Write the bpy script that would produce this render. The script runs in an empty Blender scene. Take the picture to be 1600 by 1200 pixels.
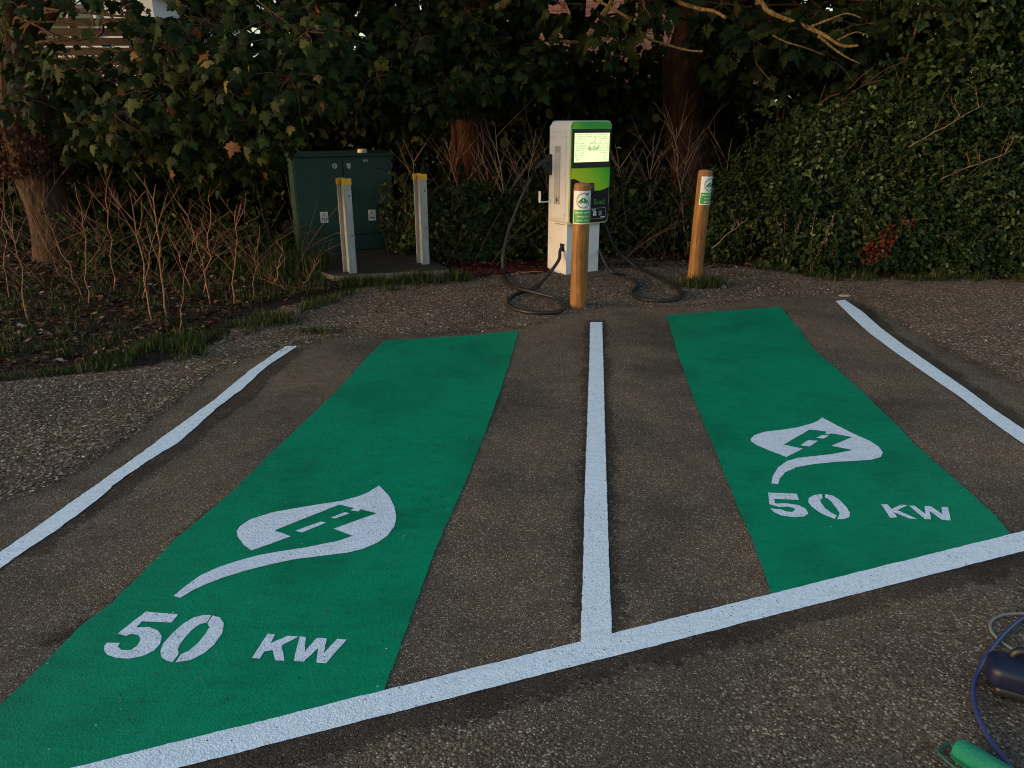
import bpy, bmesh, math, random
import numpy as np
from mathutils import Vector, Matrix, geometry
from mathutils import noise as mnoise

# ------------------------------------------------------------------ camera, sky, sun, exposure
F = 1150.0; H = 1.65; TH = math.atan(410.0 / F)
scene = bpy.context.scene
C = scene.collection
cam = bpy.data.cameras.new('camera'); cam_o = bpy.data.objects.new('camera', cam); C.objects.link(cam_o)
cam.sensor_width = 36.0; cam.lens = 36.0 * F / 1600.0
cam.clip_start = 0.02; cam.clip_end = 500
cam_o.location = (0, 0, H); cam_o.rotation_euler = (math.pi/2 - TH, 0, 0)
scene.camera = cam_o

SUN_AZ = math.radians(248); SUN_EL = math.radians(9)
w = bpy.data.worlds.new('World'); scene.world = w; w.use_nodes = True
nt = w.node_tree; nt.nodes.clear()
sky = nt.nodes.new('ShaderNodeTexSky'); sky.sky_type = 'NISHITA'; sky.sun_disc = False
sky.sun_elevation = SUN_EL; sky.sun_rotation = SUN_AZ; sky.air_density = 1.3; sky.dust_density = 2.0; sky.ozone_density = 2.0
bg = nt.nodes.new('ShaderNodeBackground'); bg.inputs[1].default_value = 0.15
wo = nt.nodes.new('ShaderNodeOutputWorld')
nt.links.new(sky.outputs[0], bg.inputs[0]); nt.links.new(bg.outputs[0], wo.inputs[0])
sl = bpy.data.lights.new('sun', 'SUN'); sl.energy = 0.22; sl.angle = math.radians(14); sl.color = (1.0, 0.60, 0.36)
so = bpy.data.objects.new('sun', sl); C.objects.link(so)
sdir = Vector((math.sin(SUN_AZ)*math.cos(SUN_EL), math.cos(SUN_AZ)*math.cos(SUN_EL), math.sin(SUN_EL)))
so.rotation_euler = sdir.to_track_quat('Z', 'Y').to_euler(); so.location = (-6, -6, 8)
scene.view_settings.view_transform = 'Standard'; scene.view_settings.look = 'None'
scene.view_settings.gamma = 1.0; scene.view_settings.use_curve_mapping = False
scene.view_settings.exposure = 1.34
scene.render.engine = 'CYCLES'; scene.cycles.filter_width = 1.05

rng = np.random.default_rng(7)
random.seed(11)

# ------------------------------------------------------------------ helpers
def gp(x, y, z=0.0):
    u = (x-800)/F; v = (y-600)/F
    d = math.sin(TH)+v*math.cos(TH); ww = math.cos(TH)-v*math.sin(TH)
    t = (H-z)/d
    return Vector((u*t, ww*t, z))
def at(x, y, Y):
    u = (x-800)/F; v = (y-600)/F
    d = math.sin(TH)+v*math.cos(TH); ww = math.cos(TH)-v*math.sin(TH)
    t = Y/ww
    return Vector((u*t, Y, H-d*t))
def tag(o, label=None, cat=None, group=None, kind=None):
    if label: o['label'] = label
    if cat: o['category'] = cat
    if group: o['group'] = group
    if kind: o['kind'] = kind
    return o
def empty(name, loc=(0, 0, 0), rz=0.0):
    o = bpy.data.objects.new(name, None); C.objects.link(o); o.location = loc; o.rotation_euler = (0, 0, rz)
    o.empty_display_size = 0.1
    return o
def link(name, me, mat, parent=None):
    o = bpy.data.objects.new(name, me); C.objects.link(o)
    mats = mat if isinstance(mat, (list, tuple)) else [mat]
    for m in mats: me.materials.append(m)
    if parent is not None: o.parent = parent
    return o
def np_mesh(name, V, faces_flat, sizes, tint=None, smooth=False):
    """V (n,3); faces_flat loop vertex indices; sizes per polygon; tint per polygon"""
    me = bpy.data.meshes.new(name)
    V = np.asarray(V, dtype=np.float32)
    faces_flat = np.asarray(faces_flat, dtype=np.int32); sizes = np.asarray(sizes, dtype=np.int32)
    me.vertices.add(len(V)); me.vertices.foreach_set('co', V.ravel())
    me.loops.add(len(faces_flat)); me.loops.foreach_set('vertex_index', faces_flat)
    me.polygons.add(len(sizes))
    starts = np.concatenate(([0], np.cumsum(sizes)[:-1])).astype(np.int32)
    me.polygons.foreach_set('loop_start', starts); me.polygons.foreach_set('loop_total', sizes)
    if smooth: me.polygons.foreach_set('use_smooth', np.ones(len(sizes), dtype=bool))
    if tint is not None:
        a = me.attributes.new('tint', 'FLOAT', 'FACE'); a.data.foreach_set('value', np.asarray(tint, dtype=np.float32))
    me.update(); me.validate()
    return me
class Mesh:
    def __init__(s): s.v = []; s.f = []; s.n = []; s.sm = []
    def add(s, verts, faces):
        b = len(s.v); s.v += [tuple(p) for p in verts]; s.f += [[i+b for i in f] for f in faces]
    def box(s, c, d, rz=0, bev=0):
        cx, cy, cz = c; x, y, z = d[0]/2, d[1]/2, d[2]/2
        ca, sa = math.cos(rz), math.sin(rz)
        if bev <= 0:
            pts = [(-x,-y,-z),(x,-y,-z),(x,y,-z),(-x,y,-z),(-x,-y,z),(x,-y,z),(x,y,z),(-x,y,z)]
            fs = [(0,3,2,1),(4,5,6,7),(0,1,5,4),(1,2,6,5),(2,3,7,6),(3,0,4,7)]
            s.add([(cx+px*ca-py*sa, cy+px*sa+py*ca, cz+pz) for px, py, pz in pts], fs); return
        bm = bmesh.new(); bmesh.ops.create_cube(bm, size=1)
        for v in bm.verts: v.co = Vector((v.co.x*d[0], v.co.y*d[1], v.co.z*d[2]))
        bmesh.ops.bevel(bm, geom=bm.edges[:], offset=bev, segments=2, affect='EDGES', profile=0.5)
        bm.verts.index_update()
        s.add([(cx+v.co.x*ca-v.co.y*sa, cy+v.co.x*sa+v.co.y*ca, cz+v.co.z) for v in bm.verts], [[v.index for v in f.verts] for f in bm.faces])
        bm.free()
    def prism(s, pts, y0, y1):
        """outline pts (x,z) extruded along y from y0 (front) to y1"""
        n = len(pts)
        V = [(p[0], y0, p[1]) for p in pts]+[(p[0], y1, p[1]) for p in pts]
        fs = [list(range(n)), list(range(2*n-1, n-1, -1))]+[[i, i+n, (i+1) % n+n, (i+1) % n] for i in range(n)]
        s.add(V, fs)
    def lathe(s, prof, seg=24, c=(0, 0)):
        V = []; n = len(prof)
        for k in range(seg):
            a = 2*math.pi*k/seg
            V += [(c[0]+r*math.cos(a), c[1]+r*math.sin(a), z) for r, z in prof]
        fs = []
        for k in range(seg):
            k2 = (k+1) % seg
            for i in range(n-1): fs.append([k*n+i, k2*n+i, k2*n+i+1, k*n+i+1])
        fs.append([k*n for k in range(seg)][::-1]); fs.append([k*n+n-1 for k in range(seg)])
        s.add(V, fs)
    def tube(s, pts, rad, seg=8, cap=True):
        P = [Vector(p) for p in pts]; n = len(P)
        R = rad if isinstance(rad, (list, tuple)) else [rad]*n
        t0 = (P[1]-P[0]).normalized()
        up = Vector((0, 0, 1)) if abs(t0.z) < .9 else Vector((1, 0, 0))
        a = t0.cross(up).normalized(); V = []
        for i in range(n):
            t = (P[min(i+1, n-1)]-P[max(i-1, 0)])
            if t.length < 1e-9: t = t0
            t.normalize(); a = (a-t*a.dot(t))
            if a.length < 1e-6: a = t.orthogonal()
            a.normalize(); b = t.cross(a)
            for k in range(seg):
                an = 2*math.pi*k/seg; V.append(P[i]+(a*math.cos(an)+b*math.sin(an))*R[i])
        fs = [[i*seg+k, i*seg+(k+1) % seg, (i+1)*seg+(k+1) % seg, (i+1)*seg+k] for i in range(n-1) for k in range(seg)]
        if cap: fs.append(list(range(seg))[::-1]); fs.append([(n-1)*seg+k for k in range(seg)])
        s.add(V, fs)
    def build(s, name, mat, parent=None, smooth=None, rec=True):
        me = bpy.data.meshes.new(name); me.from_pydata(s.v, [], s.f); me.update()
        if rec:
            bm = bmesh.new(); bm.from_mesh(me); bmesh.ops.recalc_face_normals(bm, faces=bm.faces[:]); bm.to_mesh(me); bm.free()
        if smooth is not None:
            me.polygons.foreach_set('use_smooth', np.ones(len(me.polygons), dtype=bool)); me.update()
            if smooth < 180: 
                try: me.set_sharp_from_angle(angle=math.radians(smooth))
                except Exception: pass
        return link(name, me, mat, parent)
def spline(pts, n=8):
    P = [Vector(p) for p in pts]; out = []
    for i in range(len(P)-1):
        p0 = P[max(i-1, 0)]; p1 = P[i]; p2 = P[i+1]; p3 = P[min(i+2, len(P)-1)]
        for k in range(n):
            t = k/n
            out.append(0.5*((2*p1)+(p2-p0)*t+(2*p0-5*p1+4*p2-p3)*t*t+(3*p1-p0-3*p2+p3)*t**3))
    out.append(P[-1]); return out

# ------------------------------------------------------------------ materials
def new_mat(name):
    m = bpy.data.materials.new(name); m.use_nodes = True; t = m.node_tree
    p = t.nodes['Principled BSDF']; return m, t, p
def N(t, ty, **kw):
    n = t.nodes.new(ty)
    for k, v in kw.items():
        if k in n.inputs: n.inputs[k].default_value = v
        else: setattr(n, k, v)
    return n
def ramp(t, src, stops, interp='LINEAR'):
    r = t.nodes.new('ShaderNodeValToRGB'); r.color_ramp.interpolation = interp
    while len(r.color_ramp.elements) < len(stops): r.color_ramp.elements.new(0.5)
    for e, (pos, col) in zip(r.color_ramp.elements, stops):
        e.position = pos; e.color = (*col, 1) if len(col) == 3 else col
    t.links.new(src, r.inputs[0]); return r
def mixc(t, a, b, fac, mode='MIX'):
    m = t.nodes.new('ShaderNodeMix'); m.data_type = 'RGBA'; m.blend_type = mode
    for s, i in ((a, 6), (b, 7), (fac, 0)):
        if isinstance(s, (int, float)): m.inputs[i].default_value = s
        elif isinstance(s, tuple): m.inputs[i].default_value = (*s, 1)
        else: t.links.new(s, m.inputs[i])
    return m.outputs[2]
def math_n(t, op, a, b=None, clamp=False):
    m = t.nodes.new('ShaderNodeMath'); m.operation = op; m.use_clamp = clamp
    for i, s in enumerate((a, b)):
        if s is None: continue
        if isinstance(s, (int, float)): m.inputs[i].default_value = s
        else: t.links.new(s, m.inputs[i])
    return m.outputs[0]
def coord(t, scale=None, kind='Object'):
    tc = t.nodes.new('ShaderNodeTexCoord'); o = tc.outputs[kind]
    if scale:
        mp = t.nodes.new('ShaderNodeMapping'); mp.inputs['Scale'].default_value = scale
        t.links.new(o, mp.inputs[0]); o = mp.outputs[0]
    return o
def noise(t, co, scale, detail=4, rough=.55, dist=0):
    n = N(t, 'ShaderNodeTexNoise', Scale=scale, Detail=detail, Roughness=rough, Distortion=dist)
    t.links.new(co, n.inputs['Vector']); return n
def voro(t, co, scale, feature='F1', rnd=1.0):
    n = t.nodes.new('ShaderNodeTexVoronoi'); n.feature = feature
    n.inputs['Scale'].default_value = scale; n.inputs['Randomness'].default_value = rnd
    t.links.new(co, n.inputs['Vector']); return n
def bump(t, p, h, strength=.5, dist=.01, prev=None):
    b = N(t, 'ShaderNodeBump', Strength=strength, Distance=dist)
    t.links.new(h, b.inputs['Height'])
    if prev: t.links.new(prev, b.inputs['Normal'])
    t.links.new(b.outputs[0], p.inputs['Normal']); return b.outputs[0]

def chip_mat(name, dark, mid, light, scale=95, bright=.12, patch=1.0, bstr=.9, edge_alpha=False, rough=.85, speck=.05):
    m, t, p = new_mat(name); co = coord(t)
    wob = noise(t, co, scale*.8, 2); 
    v = voro(t, co, scale); v2 = voro(t, co, scale*2.3)
    sep = t.nodes.new('ShaderNodeSeparateColor'); t.links.new(v.outputs['Color'], sep.inputs[0])
    sep2 = t.nodes.new('ShaderNodeSeparateColor'); t.links.new(v2.outputs['Color'], sep2.inputs[0])
    r1 = ramp(t, sep.outputs[0], [(0, dark), (.55, mid), (1-bright, mid), (1-bright*.45, light), (1, light)])
    r2 = ramp(t, sep2.outputs[1], [(0, tuple(c*.6 for c in dark)), (.6, mid), (.93, tuple(c*1.3 for c in mid)), (1, light)])
    c = mixc(t, r1.outputs[0], r2.outputs[0], .42)
    v9 = voro(t, co, scale*.62); s9 = t.nodes.new('ShaderNodeSeparateColor'); t.links.new(v9.outputs['Color'], s9.inputs[0])
    k9 = math_n(t, 'MULTIPLY', math_n(t, 'LESS_THAN', v9.outputs['Distance'], .26), math_n(t, 'LESS_THAN', s9.outputs[0], speck))
    c = mixc(t, c, tuple(min(1, q*1.15) for q in light), k9)
    crev = ramp(t, v.outputs['Distance'], [(0.35, (1, 1, 1)), (.75, (.45, .43, .42))])
    c = mixc(t, c, crev.outputs[0], .75, 'MULTIPLY')
    n1 = noise(t, co, 1.3, 6, .6, .4); n2 = noise(t, co, 5.5, 5, .65)
    pr = ramp(t, n1.outputs[0], [(.34, (.52, .54, .58)), (.50, (.95, .95, .95)), (.68, (1.30, 1.20, 1.04))])
    c = mixc(t, c, pr.outputs[0], .85*patch, 'MULTIPLY')
    pr2 = ramp(t, n2.outputs[0], [(.3, (.7, .7, .7)), (.55, (1, 1, 1)), (.8, (1.2, 1.15, 1.1))])
    c = mixc(t, c, pr2.outputs[0], .7*patch, 'MULTIPLY')
    t.links.new(c, p.inputs['Base Color']); p.inputs['Roughness'].default_value = rough
    p.inputs['Specular IOR Level'].default_value = .12
    h = math_n(t, 'SUBTRACT', 1.0, v.outputs['Distance'])
    h2 = math_n(t, 'MULTIPLY', sep.outputs[2], .8); h = math_n(t, 'ADD', h, h2)
    h = math_n(t, 'ADD', h, math_n(t, 'MULTIPLY', n2.outputs[0], 1.5))
    bump(t, p, h, bstr, .006)
    if edge_alpha:
        at_ = t.nodes.new('ShaderNodeAttribute'); at_.attribute_name = 'edge'
        nn = noise(t, co, 38, 4, .7)
        nb = noise(t, co, 4, 3, .6)
        s = math_n(t, 'ADD', at_.outputs['Fac'], math_n(t, 'MULTIPLY', math_n(t, 'SUBTRACT', nn.outputs[0], .5), 1.6))
        s = math_n(t, 'ADD', s, math_n(t, 'MULTIPLY', math_n(t, 'SUBTRACT', nb.outputs[0], .5), 1.0))
        a = math_n(t, 'GREATER_THAN', s, .5)
        t.links.new(a, p.inputs['Alpha'])
    return m
def paint_mat(name, col, var=.12, wear=None, dark_spec=0.0, scale=95, rough=.6):
    m, t, p = new_mat(name); co = coord(t)
    v = voro(t, co, 150); n = noise(t, coord(t, (1, 3.2, 1)), 7, 6, .7); n3 = noise(t, co, 75, 3, .6)
    lo = tuple(c*(1-var*2) for c in col); hi = tuple(min(1, c*(1+var)) for c in col)
    r = ramp(t, n.outputs[0], [(.3, lo), (.5, col), (.75, hi)])
    c = r.outputs[0]
    n5 = noise(t, co, 95, 3, .65); r5 = ramp(t, n5.outputs[0], [(.32, (.74, .77, .82)), (.58, (1.08, 1.07, 1.05))]); c = mixc(t, c, r5.outputs[0], .8, 'MULTIPLY')
    if dark_spec == 0:                                  # grit and white overspray dots on the green
        v6 = voro(t, co, 24); s6 = t.nodes.new('ShaderNodeSeparateColor'); t.links.new(v6.outputs['Color'], s6.inputs[0])
        d6 = math_n(t, 'MULTIPLY', math_n(t, 'LESS_THAN', v6.outputs['Distance'], .085), math_n(t, 'LESS_THAN', s6.outputs[0], .10)); c = mixc(t, c, (.30, .48, .38), d6)
        n7 = noise(t, co, 1.6, 6, .65, .5); r7 = ramp(t, n7.outputs[0], [(.33, (.62, .66, .66)), (.52, (1, 1, 1)), (.72, (1.12, 1.1, 1.08))]); c = mixc(t, c, r7.outputs[0], .8, 'MULTIPLY')
    if dark_spec > 0:
        # pits where the chippings show through the paint
        v4 = voro(t, co, 115); sp = t.nodes.new('ShaderNodeSeparateColor'); t.links.new(v4.outputs['Color'], sp.inputs[0])
        nm = noise(t, co, 3.0, 3, .6)
        th = math_n(t, 'LESS_THAN', sp.outputs[0], math_n(t, 'MULTIPLY', math_n(t, 'SUBTRACT', nm.outputs[0], .42, True), dark_spec))
        near = math_n(t, 'LESS_THAN', v4.outputs['Distance'], .33)
        c = mixc(t, c, (.06, .05, .045), math_n(t, 'MULTIPLY', th, near))
    t.links.new(c, p.inputs['Base Color']); p.inputs['Roughness'].default_value = rough
    p.inputs['Specular IOR Level'].default_value = .15
    h = math_n(t, 'ADD', math_n(t, 'SUBTRACT', 1.0, v.outputs['Distance']), math_n(t, 'MULTIPLY', n3.outputs[0], 1.6))
    bump(t, p, h, .55 if dark_spec else .34, .003)
    return m
def simple(name, col, rough=.5, metal=0, nscale=20, var=.12, bstr=.1, spec=.5, coat=0, stretch=None):
    m, t, p = new_mat(name); co = coord(t, stretch)
    n = noise(t, co, nscale, 5, .6)
    r = ramp(t, n.outputs[0], [(.28, tuple(c*(1-var) for c in col)), (.5, col), (.75, tuple(min(1, c*(1+var)) for c in col))])
    t.links.new(r.outputs[0], p.inputs['Base Color'])
    rr = ramp(t, n.outputs[0], [(.3, (rough*.85,)*3), (.7, (min(1, rough*1.15),)*3)]); t.links.new(rr.outputs[0], p.inputs['Roughness'])
    p.inputs['Metallic'].default_value = metal; p.inputs['Specular IOR Level'].default_value = spec
    if bstr: bump(t, p, n.outputs[0], bstr, .003)
    return m
def leaf_mat(name, cols, rough=.5, transl=.25, spec=.13):
    rough = max(rough, .6)
    """cols: ramp over the per-leaf tint attribute"""
    m, t, p = new_mat(name)
    a = t.nodes.new('ShaderNodeAttribute'); a.attribute_name = 'tint'
    k = len(cols); r = ramp(t, a.outputs['Fac'], [(c[0], c[1]) for c in cols])
    co = coord(t); n = noise(t, co, 30, 3, .6)
    nr = ramp(t, n.outputs[0], [(.3, (.75, .75, .75)), (.7, (1.2, 1.2, 1.2))])
    c = mixc(t, r.outputs[0], nr.outputs[0], .6, 'MULTIPLY')
    t.links.new(c, p.inputs['Base Color']); p.inputs['Roughness'].default_value = rough
    p.inputs['Specular IOR Level'].default_value = spec
    if transl > 0:
        tr = t.nodes.new('ShaderNodeBsdfTranslucent'); t.links.new(c, tr.inputs[0])
        mx = t.nodes.new('ShaderNodeMixShader'); mx.inputs[0].default_value = transl
        out = [x for x in t.nodes if x.type == 'OUTPUT_MATERIAL'][0]
        t.links.new(p.outputs[0], mx.inputs[1]); t.links.new(tr.outputs[0], mx.inputs[2]); t.links.new(mx.outputs[0], out.inputs[0])
    return m
def bark_mat(name, lo, hi, scale=6, bstr=.9):
    m, t, p = new_mat(name); co = coord(t, (1, 1, .28))
    n = noise(t, co, scale*2.2, 8, .7, .8); v = voro(t, co, scale*4)
    r = ramp(t, n.outputs[0], [(.25, tuple(c*.5 for c in lo)), (.45, lo), (.7, hi)])
    cr = ramp(t, v.outputs['Distance'], [(.1, (1, 1, 1)), (.6, (.5, .5, .5))])
    c = mixc(t, r.outputs[0], cr.outputs[0], .6, 'MULTIPLY')
    t.links.new(c, p.inputs['Base Color']); p.inputs['Roughness'].default_value = .9; p.inputs['Specular IOR Level'].default_value = .2
    h = math_n(t, 'ADD', n.outputs[0], math_n(t, 'MULTIPLY', v.outputs['Distance'], -.6)); bump(t, p, h, bstr, .03)
    return m
def emit_mat(name, col, s):
    m, t, p = new_mat(name); p.inputs['Base Color'].default_value = (.02, .02, .02, 1)
    co = coord(t); n = noise(t, co, 30, 2)
    r = ramp(t, n.outputs[0], [(.3, tuple(c*.95 for c in col)), (.7, col)])
    t.links.new(r.outputs[0], p.inputs['Emission Color']); p.inputs['Emission Strength'].default_value = s
    p.inputs['Roughness'].default_value = .2
    return m

M = {}
M['asphalt'] = chip_mat('asphalt', (.070, .051, .037), (.195, .146, .104), (.64, .55, .44), 190, .10, bstr=.8, speck=.10)
M['gravel'] = chip_mat('gravel', (.070, .044, .030), (.20, .130, .085), (.58, .46, .34), 62, .20, edge_alpha=True, patch=.8)
M['soil'] = chip_mat('soil', (.012, .008, .006), (.035, .022, .014), (.07, .045, .03), 30, .2, bstr=1.0)
M['tar'] = chip_mat('tar', (.034, .027, .022), (.110, .083, .063), (.32, .27, .22), 190, .05, edge_alpha=True)
M['white_paint'] = paint_mat('white_paint', (.72, .80, .86), .05, dark_spec=.5)
M['stencil_paint'] = paint_mat('stencil_paint', (.68, .74, .82), .07, dark_spec=.25)
M['green_paint'] = paint_mat('green_paint', (.001, .222, .106), .10)
M['cabinet'] = simple('cabinet_green', (.013, .050, .033), .5, 0, 5, .16, .05)
M['cabinet_dark'] = simple('cabinet_seam', (.004, .012, .009), .7)
M['galv'] = simple('galvanised_steel', (.42, .41, .39), .48, .35, 22, .28, .1, stretch=(1, 1, .25))
M['yellow'] = simple('yellow_cap', (.95, .46, .015), .45)
M['black'] = simple('black_plastic', (.012, .012, .013), .45)
M['rubber'] = simple('cable_rubber', (.014, .013, .013), .5, nscale=50)
M['white_plastic'] = simple('white_coated_metal', (.88, .84, .81), .42, 0, 4, .05, .03)
M['panel_grey'] = simple('grey_panel', (.50, .46, .43), .45, 0, 6, .05, .03)
M['navy'] = simple('navy_face', (.010, .011, .022), .22, 0, 5, .1, 0)
M['sticker_white'] = simple('sticker_white', (.78, .78, .76), .45, 0, 30, .05, 0)
M['sign_green'] = simple('sign_green', (.055, .36, .045), .4, 0, 30, .08, 0)
M['icon_green'] = simple('icon_green', (.03, .22, .04), .4, 0, 30, .08, 0)
M['ring_dark'] = simple('ring_dark', (.06, .085, .06), .4, 0, 30, .05, 0)
M['print_dark'] = simple('print_dark', (.03, .03, .03), .5, 0, 30, .05, 0)
M['concrete'] = simple('concrete', (.155, .130, .098), .9, 0, 9, .35, .6)
M['concrete_top'] = chip_mat('concrete_top', (.035, .03, .025), (.075, .062, .05), (.13, .11, .09), 60, .1, bstr=.5)
M['bark_left'] = bark_mat('bark_left', (.075, .040, .022), (.17, .095, .05))
M['bark_ivy'] = bark_mat('bark_red', (.07, .027, .014), (.17, .068, .031))
M['limb'] = bark_mat('limb_bark', (.22, .13, .05), (.50, .32, .12), 10)
M['twig'] = simple('twig', (.115, .058, .030), .8, 0, 30, .45, .3)
M['stem_red'] = simple('dry_stem', (.28, .125, .062), .75, 0, 26, .55, .3)
M['stem_pale'] = simple('pale_stem', (.30, .18, .11), .8, 0, 26, .45, .3)
def wood():
    m, t, p = new_mat('bollard_wood'); co = coord(t, (1, 1, .06))
    n = noise(t, co, 55, 6, .65, .6); n2 = noise(t, coord(t, (1, 1, .35)), 7, 4, .6)
    r = ramp(t, n.outputs[0], [(.25, (.07, .026, .007)), (.45, (.24, .098, .020)), (.62, (.38, .17, .036)), (.8, (.48, .24, .065))])
    r2 = ramp(t, n2.outputs[0], [(.3, (.55, .5, .42)), (.5, (1, 1, 1)), (.8, (1.15, 1.12, 1.0))])
    c = mixc(t, r.outputs[0], r2.outputs[0], .8, 'MULTIPLY')
    t.links.new(c, p.inputs['Base Color']); p.inputs['Roughness'].default_value = .6
    bump(t, p, n.outputs[0], .35, .004); return m
M['wood'] = wood()
M['wood_top'] = simple('wood_end_grain', (.30, .13, .05), .8, 0, 60, .3, .3)
def face_green():
    m, t, p = new_mat('charger_face_green'); tc = t.nodes.new('ShaderNodeTexCoord')
    sp = t.nodes.new('ShaderNodeSeparateXYZ'); t.links.new(tc.outputs['Object'], sp.inputs[0])
    a = math_n(t, 'DIVIDE', math_n(t, 'SUBTRACT', sp.outputs[0], -.03), .60)
    zz = math_n(t, 'MULTIPLY', math_n(t, 'SUBTRACT', sp.outputs[2], 1.13), 1.35)
    a = math_n(t, 'ADD', a, zz)
    r = ramp(t, a, [(0, (.86, .88, .03)), (.35, (.55, .82, .02)), (.75, (.16, .62, .02)), (1, (.03, .44, .04))])
    t.links.new(r.outputs[0], p.inputs['Base Color']); p.inputs['Roughness'].default_value = .3; return m
M['face_green'] = face_green()
M['screen'] = emit_mat('lit_screen', (.90, 1.0, .56), .44)
M['screen_mark'] = emit_mat('screen_mark', (.36, .54, .15), .26)
M['screen_green'] = emit_mat('screen_green', (.12, .48, .03), .30)
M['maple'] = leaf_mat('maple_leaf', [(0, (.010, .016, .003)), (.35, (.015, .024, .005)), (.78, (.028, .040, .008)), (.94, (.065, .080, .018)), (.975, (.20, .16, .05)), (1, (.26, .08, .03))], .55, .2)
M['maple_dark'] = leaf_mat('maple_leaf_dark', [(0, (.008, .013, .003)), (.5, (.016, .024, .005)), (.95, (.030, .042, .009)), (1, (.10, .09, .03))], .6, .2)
M['ivy'] = leaf_mat('ivy_leaf', [(0, (.014, .024, .006)), (.5, (.030, .044, .010)), (.9, (.060, .078, .020)), (1, (.12, .15, .05))], .5, .15)
M['ivy_right'] = leaf_mat('hedge_leaf', [(0, (.012, .022, .006)), (.5, (.025, .042, .011)), (.9, (.055, .080, .023)), (1, (.15, .18, .07))], .5, .15)
M['red_leaf'] = leaf_mat('red_leaf', [(0, (.08, .010, .008)), (.6, (.17, .020, .014)), (1, (.22, .04, .02))], .5, .25)
M['litter'] = leaf_mat('leaf_litter', [(0, (.035, .016, .008)), (.5, (.085, .038, .018)), (.85, (.15, .070, .032)), (.97, (.28, .18, .10)), (1, (.42, .33, .25))], .7, .1)
M['grass'] = leaf_mat('grass_blade', [(0, (.012, .026, .005)), (.6, (.028, .055, .010)), (.85, (.070, .085, .024)), (1, (.26, .19, .09))], .5, .2)
M['pebble'] = leaf_mat('pebble', [(0, (.045, .032, .025)), (.45, (.12, .088, .066)), (.8, (.22, .17, .13)), (.95, (.42, .36, .30)), (1, (.62, .57, .50))], .8, 0)
M['navy_tool'] = simple('navy_tool', (.005, .008, .034), .5, 0, 10, .1, .05)
M['hose'] = simple('blue_hose', (.028, .045, .15), .4, 0, 10, .15, .05)
M['grey_cable'] = simple('grey_cable', (.16, .17, .17), .45)
M['roller'] = simple('green_roller_pile', (.004, .20, .11), .95, 0, 150, .3, .8)
M['roller_frame'] = simple('roller_frame', (.01, .09, .055), .5, .1)
M['tape'] = simple('tape_roll', (.85, .70, .58), .6)
M['stone'] = simple('stone_flake', (.32, .28, .23), .9, 0, 30, .3, .5)
M['render_wall'] = simple('rendered_wall', (.62, .62, .60), .9, 0, 3, .1, .2)
M['glass'] = simple('window_glass', (.03, .04, .05), .08)
M['frame_white'] = simple('window_frame', (.7, .7, .7), .5)
M['tile'] = simple('roof_tile', (.16, .07, .05), .9, 0, 6, .3, .5)
M['fence'] = simple('weathered_fence', (.10, .075, .065), .9, 0, 12, .35, .4, stretch=(.2, 1, 1))
def brick():
    m, t, p = new_mat('brick'); co = coord(t)
    mp = t.nodes.new('ShaderNodeMapping'); mp.inputs['Rotation'].default_value = (math.pi/2, 0, 0); t.links.new(co, mp.inputs[0])
    b = t.nodes.new('ShaderNodeTexBrick'); t.links.new(mp.outputs[0], b.inputs[0])
    b.inputs['Color1'].default_value = (.42, .17, .12, 1); b.inputs['Color2'].default_value = (.30, .11, .08, 1); b.inputs['Mortar'].default_value = (.40, .34, .29, 1)
    b.inputs['Scale'].default_value = 4.4; b.inputs['Mortar Size'].default_value = .02; b.inputs['Row Height'].default_value = .3; b.inputs['Brick Width'].default_value = 1.0
    t.links.new(b.outputs[0], p.inputs['Base Color']); p.inputs['Roughness'].default_value = .9; bump(t, p, b.outputs[1], -.4, .01); return m
M['brick'] = brick()

# ------------------------------------------------------------------ sheets on the ground
def poly_sheet(polys, z, name, mat, parent=None, org=(0, 0)):
    """each poly a list of (x,y) world outline; one sheet at height z"""
    V = []; Fc = []
    for P in polys:
        pts = [Vector((p[0]-org[0], p[1]-org[1], z)) for p in P]
        tri = geometry.tessellate_polygon([pts]); b = len(V); V += pts
        for a in tri:
            n = (pts[a[1]]-pts[a[0]]).cross(pts[a[2]]-pts[a[0]])
            a = a if n.z > 0 else (a[0], a[2], a[1])
            Fc.append([b+i for i in a])
    me = bpy.data.meshes.new(name); me.from_pydata([tuple(v) for v in V], [], Fc); me.update()
    return link(name, me, mat, parent)
def ragged(P, step=.015, amp=.0022, closed=True, seed=0.0):
    """resample an outline and give it the slightly broken edge of roller-laid paint"""
    out = []; n = len(P); m = n if closed else n-1
    for i in range(m):
        a = P[i]; b = P[(i+1) % n]; L = math.hypot(b[0]-a[0], b[1]-a[1]); k = max(1, int(L/step))
        for j in range(k):
            t = j/k; x = a[0]+(b[0]-a[0])*t; y = a[1]+(b[1]-a[1])*t
            q = mnoise.noise_vector(Vector((x*45, y*45, seed)))*amp*1.5+mnoise.noise_vector(Vector((x*12, y*12, seed+7)))*amp*1.5
            if j == 0: q *= .3
            out.append((x+q.x, y+q.y))
    if not closed: out.append(P[-1])
    return out
def px(pts): return [(gp(*p).x, gp(*p).y) for p in pts]
def smooth2(pts, n=4):
    return [(v.x, v.y) for v in spline([Vector((p[0], p[1], 0)) for p in pts], n)]
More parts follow.
